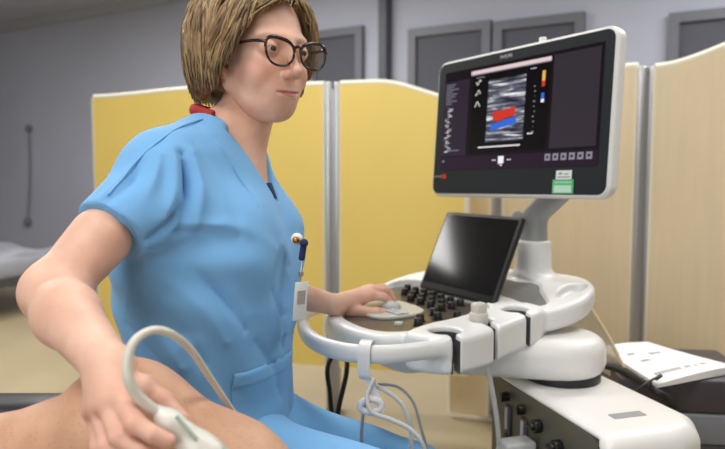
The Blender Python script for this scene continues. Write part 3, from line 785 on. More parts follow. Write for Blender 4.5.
cable('white cable crossing from the hook ring down to the right', [at(374, 378, yc), at(367, 396, yc - .01), at(372, 412, yc - .02), at(392, 420, yc - .02), at(411, 430, yc - .02), at(424, 448, yc - .02), at(433, 490, yc)], .0042, M_cable2)
cable('white cable looping wide from the hook ring and hanging straight', [at(371, 384, yc + .015), at(386, 391, yc + .02), at(402, 404, yc + .02), at(410, 425, yc + .02), at(411, 450, yc + .02), at(408, 490, yc + .02)], .0042, M_cable2)
cable('grey cable hanging at the left of the hook ring', [at(374, 381, yc + .035), at(366, 400, yc + .035), at(362, 425, yc + .035), at(361, 455, yc + .035), at(362, 490, yc + .035)], .0032, M_grey)
cable('thin grey cable arching outermost right of the hook ring', [at(378, 384, yc + .04), at(398, 387, yc + .04), at(413, 402, yc + .04), at(421, 428, yc + .04), at(427, 452, yc + .04), at(430, 490, yc + .04)], .0028, M_grey)
cable('black cable hanging straight under the left end of console', [loc(-.22, -.02, .70), at(329, 362, 1.50), at(330, 395, 1.50), at(333, 430, 1.50), at(337, 500, 1.50)], .0056, M_rub)
cable('black cable slanting inward beneath the left end of console', [loc(-.20, -.06, .70), at(347, 366, 1.46), at(344, 385, 1.46), at(338, 412, 1.46), at(336, 440, 1.46), at(337, 505, 1.46)], .0056, M_rub)
# black cable with a tie lying over the cart's far corner
p = [at(606, 366, 1.66), at(624, 371, 1.60), at(638, 380, 1.52), at(655, 391, 1.47), at(668, 399, 1.47), at(674, 410, 1.52), at(676, 440, 1.54)]
bo = p[2]
e = empty('tied_cable', bo, 'thick black cable with a cable tie over white cart corner', 'cable')
m = MB(); m.tube([q for q in p], .0085, n=12); c1 = m.build('cable', M_rub, e, off=bo)
m = MB(); t0, t1, t2 = at(632, 394, 1.42), at(646, 385, 1.44), at(660, 376, 1.50)
m.tube([t0, t1 + (0, 0, .004), t2], .0028, n=8); m.tube([at(648, 391, 1.465), at(651, 383, 1.455), at(645, 382, 1.48)], .003, n=8); m.cyl(at(656, 379, 1.485), at(661, 375.5, 1.50), .0045, n=8); m.build('cable_tie', M_black, e, off=bo)

# ------------------------------------------------------------------ printer with paper, right edge
PX = np.array((.80, 1.70)); pa = radians(-6)
e = empty('printer', (.825, 1.70, 0), 'dark grey printer box on a stand behind white cart', 'printer', rz=radians(-8))
m = MB(); m.box((0, 0, .555), (.34, .30, .085), bev=.008); m.build('printer_top', mat('printer_dark', (62, 56, 62), .45), e)
m = MB(); m.box((0.0, 0, .475), (.345, .31, .075), bev=.006); m.build('printer_body', mat('printer_grey', (118, 120, 126), .45), e)
m = MB(); m.box((0, 0, .40), (.34, .30, .075), bev=.006); m.build('paper_drawer', M_dgrey, e)
m = MB(); m.box((0, 0, .345), (.42, .36, .03)); m.build('stand_shelf', M_grey, e)
for sx in (-.18, .18):
    for sy in (-.15, .15):
        m = MB(); m.cyl((sx, sy, 0), (sx, sy, .33), .015); m.build('leg', M_grey, e)
# A4 leaflet stack
zt = .606
q = [np.array(p_) for p_ in ((.672, 1.815), (.835, 1.868), (.935, 1.60), (.690, 1.485))]
cen = sum(q) / 4
e = empty('leaflet', (cen[0], cen[1], .600), 'printed white instruction leaflets lying on the dark printer', 'paper')
m = MB(); N_ = 10
top = []
for i in range(N_ + 1):
    for j in range(N_ + 1):
        u, v = i / N_, j / N_; p_ = q[0] * (1 - u) * (1 - v) + q[1] * u * (1 - v) + q[2] * u * v + q[3] * (1 - u) * v
        top.append((p_[0] - cen[0], p_[1] - cen[1], .008 + .010 * u * v * v - .0 + .004 * sin(u * 3)))
n1 = N_ + 1
fs = [(i * n1 + j, i * n1 + j + 1, (i + 1) * n1 + j + 1, (i + 1) * n1 + j) for i in range(N_) for j in range(N_)]
nb = len(top); bot = [(x, y, 0) for x, y, z in top]
bd = [i * n1 for i in range(n1)] + [N_ * n1 + j for j in range(1, n1)] + [i * n1 + N_ for i in range(N_ - 1, -1, -1)] + [j for j in range(N_ - 1, 0, -1)]
fs = [f[::-1] for f in fs] + [(bd[k], bd[(k + 1) % len(bd)], bd[(k + 1) % len(bd)] + nb, bd[k] + nb) for k in range(len(bd))]
m.add(top + bot, fs)
def on_sheet(u, v):
    p_ = q[0] * (1 - u) * (1 - v) + q[1] * u * (1 - v) + q[2] * u * v + q[3] * (1 - u) * v
    return np.array((p_[0] - cen[0], p_[1] - cen[1], .0088 + .010 * u * v * v + .004 * sin(u * 3)))
def ink(u0, v0, u1, v1): m.quad(on_sheet(u0, v0), on_sheet(u0, v1), on_sheet(u1, v1), on_sheet(u1, v0), 1)
for k in range(16):
    u0 = .12 + .045 * k
    if random.random() < .85: ink(u0, .80, u0 + .03, .85)
for r_ in range(5):
    for k in range(9):
        if random.random() < .6: ink(.14 + .05 * k, .12 + .1 * r_, .17 + .05 * k, .135 + .1 * r_)
ink(.2, .3, .32, .34); ink(.5, .36, .7, .40); ink(.22, .5, .34, .54)
m.build('sheet', [M_paper, M_ink], e)

# clear plastic cover hanging off the back of the console
m = MB()
a_, b_, c_, d_ = at(587, 303, 1.72), at(626, 372, 1.62), at(612, 378, 1.66), at(556, 338, 1.80)
th = np.array((.002, .003, 0))
m.add([a_, b_, c_, d_, a_ + th, b_ + th, c_ + th, d_ + th], [(0, 1, 2, 3), (7, 6, 5, 4), (0, 4, 5, 1), (1, 5, 6, 2), (2, 6, 7, 3), (3, 7, 4, 0)])
e = empty('plastic_cover', c_, 'crumpled clear plastic cover hanging behind the white swing arm', 'cover')
m.build('clear_sheet', M_clear, e, off=c_)
m = MB(); m.tube([a_, (a_ + b_) / 2 + (.004, 0, .004), b_], .0045, n=8); m.build('beige_edge', mat('beige_plastic', (206, 188, 158), .5), e, off=c_)

# ------------------------------------------------------------------ the woman
RT = np.array((-.25, 1.10, 0.0))
W = empty('person', RT, 'woman in blue scrubs and glasses, seated, scanning a bare leg', 'person')
f_ = np.array((.978, -.208, 0)); f_ /= np.linalg.norm(f_); l_ = np.array((-f_[1], f_[0], 0))
TY = 1.12
def sec(y, front, back, a):         # one level of the trunk from its outline
    z = CH + ((224.5 - y) / 650 * .997 - .0785) * TY
    return (z, ((front + back) / 2 - 362.5) / 580, TY, a, (front - back) / 2 / 580 * .985)
SEC = np.array([sec(470, 288, 140, .17), sec(430, 288, 138, .18), sec(400, 288, 138, .18), sec(370, 288, 137, .178), sec(345, 291, 134, .178), sec(300, 299, 120, .18), sec(250, 296, 114, .178), sec(225, 290, 113, .172), sec(200, 282, 114, .168),
                sec(180, 274, 122, .165), sec(155, 264, 146, .155), sec(138, 257, 166, .13), sec(124, 252, 186, .09), sec(112, 246, 204, .05)])
def torso_fn(off0, dz_=0.0):
    def fn(X, Y, Z):
        z = Z[0, 0, :]; off = (off0 + dz_ * np.clip((1.05 - z) / .06, 0, 1)).astype(np.float32)[None, None, :]
        g = [np.interp(z, SEC[:, 0], SEC[:, k]).astype(np.float32)[None, None, :] for k in (1, 2, 3, 4)]
        x = X - g[0]; y = Y - g[1]; u = x * l_[0] + y * l_[1]; v = x * f_[0] + y * f_[1]; a = g[2] + off; b = g[3] + off
        d = (np.sqrt((u / a) ** 2 + (v / b) ** 2) - 1) * np.minimum(a, b)
        return np.maximum(d, np.maximum(SEC[0, 0] - Z, Z - SEC[-1, 0]))
    return fn
SHR = np.array((-.305, .985, 1.105)); ELR = at(53, 292, .82); WRR = at(110, 368, .66)
SHL = np.array((-.245, 1.255, 1.10)); ELL = np.array((-.255, 1.36, .87)); WRL = np.array((-.058, 1.425, .808))
# --- head frame
fh = np.array((.69, -.72, -.045)); fh /= np.linalg.norm(fh); lh = np.cross((0, 0, 1), fh); lh /= np.linalg.norm(lh); uh = np.cross(fh, lh)
HC = at(258, 55, 1.115); HR = np.stack([fh, lh, uh], 1) * .95
def hw(p): return HC + HR @ np.array(p, float)
sd = SD((-.135, -.1, -.21), (.14, .1, .14), .0019)      # head, in its own frame
sd.ell((-.012, 0, .03), (.096, .075, .088), .01)
sd.ell((.026, 0, -.03), (.063, .0568, .080), .03)
sd.ell((.032, 0, -.078), (.046, .043, .036), .03)
sd.cone((.060, -.005, -.0955), (.060, .005, -.0955), .0150, k=.02)
for s_ in (-1, 1):
    sd.cone((.0, s_ * .056, -.055), (.047, s_ * .020, -.092), .013, .0125, k=.025)
    sd.ell((.057, s_ * .036, -.038), (.025, .022, .023), .022)
    sd.cone((.086, s_ * .010, .020), (.068, s_ * .046, .020), .009, .008, k=.014)
sd.ell((.072, 0, -.066), (.021, .030, .024), .018)
for s_ in (-1, 1):
    sd.ell((.099, s_ * .031, -.001), (.016, .018, .011), .014, '-')
    sd.ell((.0765, s_ * .032, 0), (.0142, .0165, .0142), .004)
    sd.ell((.097, s_ * .032, -.0005), (.014, .0130, .0038), .0025, '-')
    sd.ell((-.004, s_ * .0765, -.008), (.017, .007, .030), .006, R=np.array(Matrix.Rotation(.25, 3, 'Y')))
    sd.ell((-.001, s_ * .081, -.008), (.009, .004, .018), .004, '-')
    sd.cone((.001, s_ * .073, -.036), (.002, s_ * .074, -.040), .0075, k=.006)
sd.cone((.090, 0, .012), (.110, 0, -.033), .0068, .0078, k=.012)
sd.ell((.111, 0, -.036), (.0105, .0088, .0085), .006)
for s_ in (-1, 1):
    sd.ell((.099, s_ * .0105, -.041), (.0105, .0064, .0070), .0045)
    sd.ell((.104, s_ * .006, -.0475), (.005, .003, .003), .002, '-')
sd.ell((.0892, 0, -.0674), (.0064, .022, .0036), .004); sd.ell((.0888, 0, -.0754), (.0072, .0175, .0046), .004)
sd.cone((.0975, 0, -.0712), (.0895, .021, -.0690), .0018, k=.003, mode='-'); sd.cone((.0975, 0, -.0712), (.0895, -.021, -.0690), .0018, k=.003, mode='-')
P1_, Q1_ = sd.mesh(1)
lx, ly, lz_ = P1_.T
zl = lz_ + .0712 - 5.0 * ly ** 2; cup = .0046 * np.clip(1 - (ly / .0235) ** 2, 0, 1) - .0012 * np.exp(-(ly / .004) ** 2); cdn = .0060 * np.clip(1 - (ly / .0215) ** 2, 0, 1)
lips = np.clip(np.minimum(cup - zl, zl + cdn) / .0012 + .5, 0, 1) * (lx > .07) * (np.abs(ly) < .0235)
blush = .5 * np.exp(-(((np.abs(ly) - .043) / .022) ** 2 + ((lz_ + .038) / .02) ** 2)) * (lx > .03) + .35 * np.exp(-((ly / .012) ** 2 + ((lz_ + .038) / .012) ** 2)) * (lx > .1)
brow = np.clip(1.3 - np.sqrt(((np.abs(ly) - .033) / .019) ** 2 + ((lz_ - .0195 + 8 * (np.abs(ly) - .036) ** 2) / .0042) ** 2), 0, .4) / .4 * (lx > .05) * .3
P1 = HC + P1_ @ HR.T
# --- trunk, neck and arms of the same body
sd = SD((-.62, .76, .54), (.06, 1.5, 1.32), .0046)
sd.op(torso_fn(-.012, -.03), (-.55, .85, .56), (.0, 1.4, 1.22), .01)
NB = np.array((-.222, 1.115, 1.145))
sd.cone(NB + (0, 0, -.02), hw((-.022, 0, -.08)), .052, .046, k=.03)
sd.cone(NB + (-.02, 0, -.03), SHR, .04, .042, k=.03); sd.cone(NB + (-.02, 0, -.03), SHL, .04, .04, k=.03)
sd.cone(SHR, ELR, .042, .032, k=.02); sd.cone(SHL, ELL, .042, .034, k=.02)
P2, Q2 = sd.mesh(2)
# keep the chunk from crowding the head's own surface
def hand_chain(sdx, pts, rs, k=.005): sdx.chain(pts, rs, k)
# right forearm and hand around the probe
sd = SD((-.47, .52, .66), (-.13, .95, 1.07), .0021)
sd.cone(ELR + (SHR - ELR) * .4, ELR, .042, .034, k=.01)
mid = ELR * .65 + WRR * .35 + (-.004, 0, .0)
sd.cone(ELR, mid, .0345, .036, k=.02); sd.cone(mid, WRR, .036, .0235, k=.02)
sd.ell(ELR, (.034, .035, .034), .02)
W0 = WRR
mcp = [at(121, 399, .617), at(108, 404, .618), at(99, 407, .628), at(94, 410, .642)]       # index, middle, ring, little
pip = [at(134, 423, .588), at(119, 437, .590), at(107, 445, .606), at(99, 446, .626)]
dip = [at(152, 434, .583), at(140, 451, .584), at(126, 459, .600), at(114, 460, .622)]
tip = [at(169, 441, .586), at(158, 459, .586), at(143, 467, .602), at(126, 468, .624)]
rr = [(.0105, .0092, .0082, .0072), (.0105, .0094, .0083, .0074), (.0100, .0089, .0079, .0070), (.0092, .0080, .0070, .0062)]
for i in range(4):
    sd.cone(W0 + (mcp[i] - mcp[1]) * .35, mcp[i], .019, .0115, k=.012)
    sd.chain([mcp[i], pip[i], dip[i], tip[i]], rr[i], .0022)
    sd.ell(mcp[i] + (0, 0, .001), (.0118,) * 3, .006); sd.ell(pip[i], (.0098 if i < 3 else .0085,) * 3, .003)
th0, th1, th2, th3 = at(117, 385, .655), at(143, 388, .655), at(163, 402, .652), at(181, 419, .640)
sd.chain([th0, th1, th2, th3], [.018, .0125, .0105, .0085], .006); sd.ell(th1, (.0128,) * 3, .004); sd.ell(th2, (.0112,) * 3, .003)
sd.cone(at(112, 392, .64), at(128, 396, .64), .017, .013, k=.012)
P3, Q3 = sd.mesh(2)
# left forearm and hand on the trackball
sd = SD((-.33, 1.28, .76), (.14, 1.62, .96), .0021)
sd.cone(SHL * .2 + ELL * .8, ELL, .034, .034, k=.01)
mid = ELL * .62 + WRL * .38; sd.cone(ELL, mid, .034, .034, k=.02); sd.cone(mid, WRL, .034, .0225, k=.02)
def lp(px, py, Y): return at(px, py, Y)
mL = [lp(371, 296, 1.478), lp(372, 291, 1.497), lp(370, 289, 1.517), lp(366, 290, 1.534)]
pL = [lp(384, 297, 1.495), lp(385.5, 290, 1.52), lp(383, 287.5, 1.545), lp(378, 289, 1.556)]
tL = [lp(391, 305, 1.508), lp(394, 300.5, 1.533), lp(392, 297, 1.556), lp(386, 296, 1.568)]
for i in range(4):
    dL = pL[i] * .45 + tL[i] * .55 + (0, 0, .004)
    sd.cone(WRL + (mL[i] - mL[1]) * .35, mL[i], .0185, .0112, k=.012); sd.chain([mL[i], pL[i], dL, tL[i]], rr[i], .004); sd.ell(mL[i], (.0112,) * 3, .005); sd.ell(pL[i], (.0093,) * 3, .003)
sd.chain([lp(350, 310, 1.44), lp(364, 312, 1.435), lp(376, 312, 1.44), lp(387, 312.5, 1.455)], [.016, .0125, .0102, .008], .006)
P4, Q4 = sd.mesh(2)
parts = [(P1, Q1_), (P2, Q2), (P3, Q3), (P4, Q4)]
o_ = 0; PP = []; QQ = []
for p, q_ in parts: PP.append(p); QQ.append(q_ + o_); o_ += len(p)
PP = np.concatenate(PP); QQ = np.concatenate(QQ); z_ = np.zeros(len(PP))
at_l, at_b, at_w, at_n, = z_.copy(), z_.copy(), z_.copy(), z_.copy()
at_l[:len(P1)] = lips; at_b[:len(P1)] = blush; at_w[:len(P1)] = brow
kn_red = [p for p in mcp + pip] + mL + pL + [th2]
for k_ in kn_red: at_b = np.maximum(at_b, .45 * np.exp(-((PP - k_) ** 2).sum(1) / .013 ** 2))
for t_ in tip + [th3] + tL: at_b = np.maximum(at_b, .55 * np.exp(-((PP - t_) ** 2).sum(1) / .010 ** 2))
body = mobj('body', PP, QQ, M_skin, W, off=RT, attr=dict(lips=at_l, blush=at_b, brow=at_w, nail=at_n))

# eyes
for s_ in (-1, 1):
    c_ = hw((.0765, s_ * .032, 0)); m = MB()
    g = hw((.0765 + .05, s_ * .032 + .010, -.009)) - c_; g = g / np.linalg.norm(g)
    m.sphere(c_, .0125, 0, 24)
    def cap(r0, ang, mi, lift):
        qz = Vector(g).to_track_quat('Z', 'Y').to_matrix(); vs = []; n_ = 20; rings = 5
        for i in range(rings + 1):
            t = ang * i / rings
            for k in range(n_): a = 2 * pi * k / n_; vs.append(Vector(c_) + qz @ Vector((sin(t) * cos(a), sin(t) * sin(a), cos(t))) * (r0 + lift))
        fs_ = [(i * n_ + k, (i + 1) * n_ + k, (i + 1) * n_ + (k + 1) % n_, i * n_ + (k + 1) % n_) for i in range(rings) for k in range(n_)]
        m.add(vs, fs_, mi, True)
    cap(.0125, .58, 1, .0003); cap(.0125, .26, 2, .0006)
    m.build('eye', [M_eyew, M_iris, M_pupil], W, off=RT)
# glasses
m = MB(); gl = MB()
def lens_pt(s_, t, k=1.0):
    ct, st = cos(t), sin(t); e = .78                      # squarish, wider at the top
    y = .0272 * k * math.copysign(abs(ct) ** e, ct); z = .0215 * k * math.copysign(abs(st) ** (.72 if st > 0 else .95), st)
    y *= 1 + .10 * z / .0215; z += .0035 * (y / .027) * (.5 + .5 * st)
    yy = s_ * (.0345 + y); return (.113 - .29 * max(0, abs(yy) - .012) ** 2 * 10 * .3, yy, z - .0088)
for s_ in (-1, 1):
    ring = [hw(lens_pt(s_, t)) for t in np.linspace(0, 2 * pi, 29)[:-1]]
    m.tube(ring, .0019, n=8, sub=2, closed=True)
    up_ = [hw(lens_pt(s_, t, 1.02)) for t in np.linspace(.1, pi - .1, 12)]; m.tube(up_, [.0022, .0030, .0030, .0022], n=8, sub=2)
    gl.add([hw(lens_pt(s_, t, .98)) for t in np.linspace(0, 2 * pi, 29)[:-1]], [tuple(range(28))])
    hx = hw((.108, s_ * .0640, .005)); m.tube([hw(lens_pt(s_, .25)), hx, hw((.088, s_ * .071, .007)), hw((.04, s_ * .0735, .007)), hw((.0, s_ * .0795, .006)), hw((-.02, s_ * .080, -.004))], [.0028, .0030, .0024, .0018, .0018], n=8)
m.tube([hw((.113, -.0085, .0)), hw((.1155, 0, .0035)), hw((.113, .0085, .0))], .0023, n=8)
gf = m.build('glasses', M_tort, W, off=RT); gl.build('lens', M_lens, gf, off=RT)
# earring
m = MB(); c_ = hw((.003, -.079, -.047)); m.tube([c_ + .007 * (cos(t) * fh + sin(t) * uh) for t in np.linspace(0, 2 * pi, 13)[:-1]], .0011, n=6, sub=2, closed=True); m.build('earring', M_gold, W, off=RT)

# hair: a bob, side-parted, as a base shell under hundreds of locks
hc = np.array((-.027, 0, .028)); hr = np.array((.128, .108, .112))
sd = SD((-.16, -.13, -.13), (.12, .13, .15), .003)
sd.ell(hc, hr * .93, .01)
for ph in np.linspace(104, 256, 13):
    a = radians(ph); sd.cone(hc + (hr[0] * .84 * cos(a), hr[1] * .84 * sin(a), .0), hc + (hr[0] * .70 * cos(a) + .0, hr[1] * .74 * sin(a), -.098 + (.012 if abs(ph - 180) > 70 else 0)), .022, .011, k=.02)
sd.op(lambda X, Y, Z: -(np.minimum(np.maximum(-(X - .012), Z - .098), 1)) * -1, (.0, -.14, -.14), (.14, .14, .11), .01, '-') if False else sd.op(lambda X, Y, Z: np.maximum(-.012 + .030 * np.clip(Z * 20, 0, 1) - X, Z - .092), (.0, -.14, -.14), (.14, .14, .11), .008, '-')
P, Q = sd.mesh(2); hairo = mobj('hair', HC + P @ HR.T, Q, [M_hair[0]], W, off=RT)
hm = MB()
def scalp(ph, el, k=1.0):
    return hc + hr * k * np.array((cos(el) * cos(ph), cos(el) * sin(ph), sin(el)))
part_c = np.array((.02, .022))
def lock(ph0, ph1, zend, k, r, el0=1.35, tuck=.75, mi=None, flick=0):
    pts = []; n_ = 9
    for i in range(n_ + 1):
        t = i / n_; ph = ph0 + (ph1 - ph0) * t ** 1.2
        z0 = hc[2] + hr[2] * sin(el0) * k; z = z0 + (zend - z0) * (t ** 1.5 if True else t)
        s_ = (z - hc[2]) / (hr[2] * k)
        if s_ >= 0: rad = math.sqrt(max(0, 1 - s_ * s_))
        else: rad = 1 - (1 - tuck) * min(1, (-s_)) ** 2.2
        rad *= k
        pts.append(np.array((hc[0] + hr[0] * rad * cos(ph), hc[1] + hr[1] * rad * sin(ph), z)) + .0015 * rng.standard_normal(3) + np.array((flick * t ** 3, 0, 0)))
    W_ = [hw(p) for p in pts]
    hm.tube(W_, [r * .5, r, r * 1.05, r * .9, r * .25], n=6, sub=2, mi=int(rng.choice([0, 1, 2, 3], p=[.38, .2, .17, .25])) if mi is None else mi)
for i in range(900):
    ph = radians(rng.uniform(70, 290)); back = abs(math.degrees(ph) - 180)
    zend = -.068 + .010 * (back > 75) + rng.normal(0, .006) + (-.012 if back < 40 else 0)
    lock(ph + rng.normal(0, .1), ph, zend, rng.uniform(.965, 1.035), rng.uniform(.0019, .0038), el0=rng.uniform(.5, 1.5), tuck=rng.uniform(.66, .86))
for i in range(380):     # front side locks sweeping past the temples, both sides
    s_ = -1 if i % 3 else 1
    ph1 = s_ * radians(rng.uniform(37, 92)); a_ = abs(ph1)
    zend = np.interp(a_, [radians(37), radians(47), radians(60), radians(92)], [.046, .020, -.022, -.064]) + rng.normal(0, .006)
    lock(s_ * radians(rng.uniform(12, 40)), ph1, zend, rng.uniform(.97, 1.03), rng.uniform(.0018, .0034), el0=rng.uniform(1.1, 1.45), tuck=.80, flick=.010 * (zend < -.01))
for i in range(130):     # fringe swept across the forehead
    ph0 = radians(rng.uniform(-5, 40)); ph1 = radians(rng.uniform(-52, 20))
    zend = .082 - .036 * max(0, -math.degrees(ph1) - 12) / 40 + rng.normal(0, .005)
    lock(ph0, ph1, zend, rng.uniform(.97, 1.03), rng.uniform(.0018, .0032), el0=rng.uniform(1.0, 1.4), tuck=.95)
lo = hm.build('hair_locks', M_hair, hairo, off=RT)

# scrub top
sd = SD((-.53, .82, .57), (-.06, 1.40, 1.24), .0031)
sd.op(torso_fn(0), (-.55, .85, .56), (.02, 1.4, 1.22), .01)
sd.cone(NB + (-.02, 0, -.02), SHR, .046, .054, k=.04); sd.cone(NB + (-.02, 0, -.02), SHL, .046, .050, k=.04)
cuff = SHR + (ELR - SHR) * .52; cuffd = ELR - SHR
sd.cone(SHR + (.01, .01, -.005), cuff + (ELR - SHR) * .3, .060, .049, k=.03)
sd.cone(SHR + (.05, .01, -.06), cuff + (.012, .0, -.006) - (ELR - SHR) * .12, .055, .042, k=.03)
cuffL = SHL + (ELL - SHL) * .5
sd.cone(SHL, cuffL + (ELL - SHL) * .3, .052, .050, k=.035)
sd.ell(np.array((-.275, 1.12, .985)) + f_ * .092 - l_ * .08, (.06, .06, .072), .05); sd.ell(np.array((-.275, 1.12, .985)) + f_ * .092 + l_ * .07, (.06, .06, .072), .05)
def cuff_cut(c, d, R_):
    d = d / np.linalg.norm(d)
    def fn(X, Y, Z):
        x, y, z = X - c[0], Y - c[1], Z - c[2]; t = x * d[0] + y * d[1] + z * d[2]
        return np.maximum(-t, np.sqrt(np.maximum(x * x + y * y + z * z - t * t, 0)) - R_)
    sd.op(fn, c - .12, c + .12, .003, '-')
cuff_cut(cuff, cuffd, .080)
cuff_cut(cuffL, ELL - SHL, .06)
# V neck
def vneck(X, Y, Z):
    x = X - NB[0]; y = Y - NB[1]; u = np.abs(x * l_[0] + y * l_[1]); v = x * f_[0] + y * f_[1]
    a = (u - (Z - 1.052) * .62) * .85
    a = np.maximum(a, -(v - .02)); b = np.sqrt(u ** 2 + (v - .004) ** 2) - (.056 + (Z - 1.16) * .3); b = np.maximum(b, 1.14 - Z)
    return np.minimum(a, b)
sd.op(vneck, (-.34, .98, 1.03), (-.05, 1.25, 1.26), .003, '-')
sd.op(torso_fn(-.011), (-.34, .98, 1.0), (-.05, 1.25, 1.2), .002, '-')if False else None
P, Q = sd.mesh(2); N = normals(P, Q)
def fold(p0, p1, wd_, amp):
    p0 = np.array(p0); p1 = np.array(p1); e_ = p1 - p0; t = np.clip(((P - p0) @ e_) / (e_ @ e_), 0, 1)
    sag = np.cross(e_, (0, 1, 0)); sag = sag / (np.linalg.norm(sag) + 1e-9) * np.linalg.norm(e_) * .10
    d = np.linalg.norm(P - p0 - t[:, None] * e_ - np.sin(t * pi)[:, None] * sag, axis=1); tap = np.sin(np.clip(t, .06, .94) * pi) ** .6
    return 2.0 * amp * tap * (.55 * np.exp(-(d / wd_) ** 2) + .6 * np.exp(-(d / (wd_ * .45))))
def surf(px, py): # nearest shirt point on the line of sight
    r = at(px, py, 1.0) - np.array((0, 0, CH)); r /= np.linalg.norm(r); q_ = P - np.array((0, 0, CH)); t = q_ @ r; d = np.linalg.norm(q_ - t[:, None] * r, axis=1)
    k = np.argwhere(d < .007).ravel()
    return P[k[np.argmin(t[k])]] if len(k) else P[np.argmin(d)]
D = np.zeros(len(P))
for (a, b_, wd_, am) in [
    ((186, 150), (181, 236), .008, -.009), ((176, 146), (168, 222), .011, .005), ((182, 212), (150, 246), .009, -.008), ((196, 150), (196, 235), .012, .004),
    ((186, 236), (292, 266), .008, -.0055), ((184, 228), (280, 250), .013, .004), ((150, 256), (250, 330), .009, -.0055), ((140, 268), (228, 345), .012, .0045), ((126, 285), (205, 368), .009, -.0065), ((122, 306), (180, 372), .011, .0055), ((122, 326), (160, 372), .008, -.005),
    ((215, 135), (264, 200), .012, .003), ((198, 140), (244, 232), .010, -.0035), ((140, 158), (98, 204), .008, -.004), ((160, 150), (118, 226), .009, .004), ((128, 165), (93, 198), .007, .003),
    ((170, 338), (290, 316), .009, -.005), ((180, 350), (290, 334), .012, .0045), ((286, 245), (297, 335), .009, .004), ((276, 290), (288, 350), .009, -.004), ((262, 345), (284, 395), .010, -.004)]:
    D += fold(surf(*a), surf(*b_), wd_, am)
D += .0022 * np.sin(P @ np.array((38, 20, 55.)) + 2 * np.sin(P @ np.array((11, 23, -17.)))) * np.clip((1.12 - P[:, 2]) * 8, 0, 1)
P = P + N * D[:, None]
top = mobj('scrub_top', P, Q, M_scrub, W, off=RT)
Ns = normals(P, Q)
# seams and cuff hem laid on the cloth
def surfn(px, py, lift=.0012):
    r = at(px, py, 1.0) - np.array((0, 0, CH)); r /= np.linalg.norm(r); q_ = P - np.array((0, 0, CH)); t = q_ @ r; d = np.linalg.norm(q_ - t[:, None] * r, axis=1)
    k = np.argwhere(d < .006).ravel(); k = k[np.argmin(t[k])] if len(k) else np.argmin(d)
    return P[k] + Ns[k] * lift
m = MB(); m.tube([surfn(x, y, .0012) for x, y in ((202, 116), (180, 124), (160, 136), (138, 155), (120, 176), (108, 192))], .0016, n=6); m.build('sleeve_seam', M_scrub, top, off=RT)
m = MB(); m.tube([surfn(x, y, .0004) for x, y in ((92, 196), (103, 203), (116, 216), (128, 230), (135, 241))], .0009, n=6); m.build('cuff_stitching', M_scrub, top, off=RT)
m = MB(); m.tube([surfn(x, y, .0002) for x, y in ((205, 121), (220, 142), (236, 165), (250, 187), (262, 206))], .0011, n=6); m.build('collar_stitching', M_scrub, top, off=RT)
# patch pocket: lower front
u_ = (P - np.array((-.262, 1.12, 0))) @ l_; v_ = (P - np.array((-.262, 1.12, 0))) @ f_
selv = (u_ > -.13) & (u_ < .02) & (v_ > .0) & (P[:, 2] < .795) & (P[:, 2] > .60)
sq = selv[Q].all(1); qq = Q[sq]; ids = np.unique(qq); mp_ = -np.ones(len(P), int); mp_[ids] = np.arange(len(ids))
edge = np.minimum(np.minimum(u_ + .13, .02 - u_), .795 - P[:, 2]); lift = .0035 * np.clip(edge / .004, .1, 1) + .0015 * ((P[:, 2] > .772))
mobj('pocket', (P + Ns * lift[:, None])[ids], mp_[qq], M_scrub, top, off=RT)
# V-neck facing inside (navy tag) and red lanyard at the nape
m = MB(); c_ = np.array((-.275, 1.12, 1.070)) + f_ * .125; m.box((0, 0, 0), (.006, .016, .03), bev=.002, M=Matrix.Translation(c_) @ Matrix.Rotation(math.atan2(f_[1], f_[0]), 4, 'Z') @ Matrix.Rotation(-.35, 4, 'Y')); m.build('undershirt', M_navy, W, off=RT)
m = MB(); cn = NB + (-.004, 0, .046)
m.tube([cn + .060 * (cos(t) * f_ + sin(t) * l_) + (0, 0, .018 * -cos(t)) for t in np.linspace(radians(95), radians(268), 14)], .006, n=8, sub=2, rz=1.6); m.build('lanyard', M_red, W, off=RT)

# trousers and shoes
sd = SD((-.47, .72, .0), (.36, 1.40, .76), .007)
sd.ell((-.255, 1.12, .635), (.125, .165, .11), .02)
KR = np.array((.15, .915, .570)); KL = np.array((.10, 1.225, .50)); AR_ = np.array((.17, .93, .09)); AL = np.array((.08, 1.245, .09))
sd.cone((-.245, 1.06, .632), KR, .088, .074, k=.05); sd.cone((-.22, 1.19, .62), KL, .088, .07, k=.05)
sd.cone(KR, AR_, .074, .052, k=.03); sd.cone(KL, AL, .072, .052, k=.03)
P, Q = sd.mesh(2); N = normals(P, Q); P = P + N * (.003 * np.sin(P @ np.array((40, 30, 22.))))[:, None]
mobj('trousers', P, Q, M_scrub, W, off=RT)
for a in (AR_, AL):
    sd = SD(a - (.15, .2, .1), a + (.25, .2, .08), .006); sd.ell(a + f_ * .05 + (0, 0, -.05), (.13, .048, .04), .01, R=np.stack([f_, l_, (0, 0, 1)], 1)); sd.cone(a + (0, 0, .02), a + (0, 0, -.04), .04, k=.02)
    P, Q = sd.mesh(1); P[:, 2] = np.maximum(P[:, 2], .0); mobj('shoe', P, Q, M_shoe, W, off=RT)
# stool
e = empty('stool', (-.262, 1.13, 0), 'round dark stool beneath the seated woman, hidden by her hips', 'stool')
m = MB(); m.cyl((0, 0, .46), (0, 0, .535), .19, n=36, bev=.02); m.build('seat', M_vinyl, e)
m = MB(); m.cyl((0, 0, .06), (0, 0, .46), .03); m.build('column', M_silver, e)
for k in range(5):
    a = k * 2 * pi / 5; m = MB(); m.cyl((0, 0, .075), (.26 * cos(a), .26 * sin(a), .06), .018, .014); m.sphere((.26 * cos(a), .26 * sin(a), .028), .028); m.build('leg', M_dgrey, e)

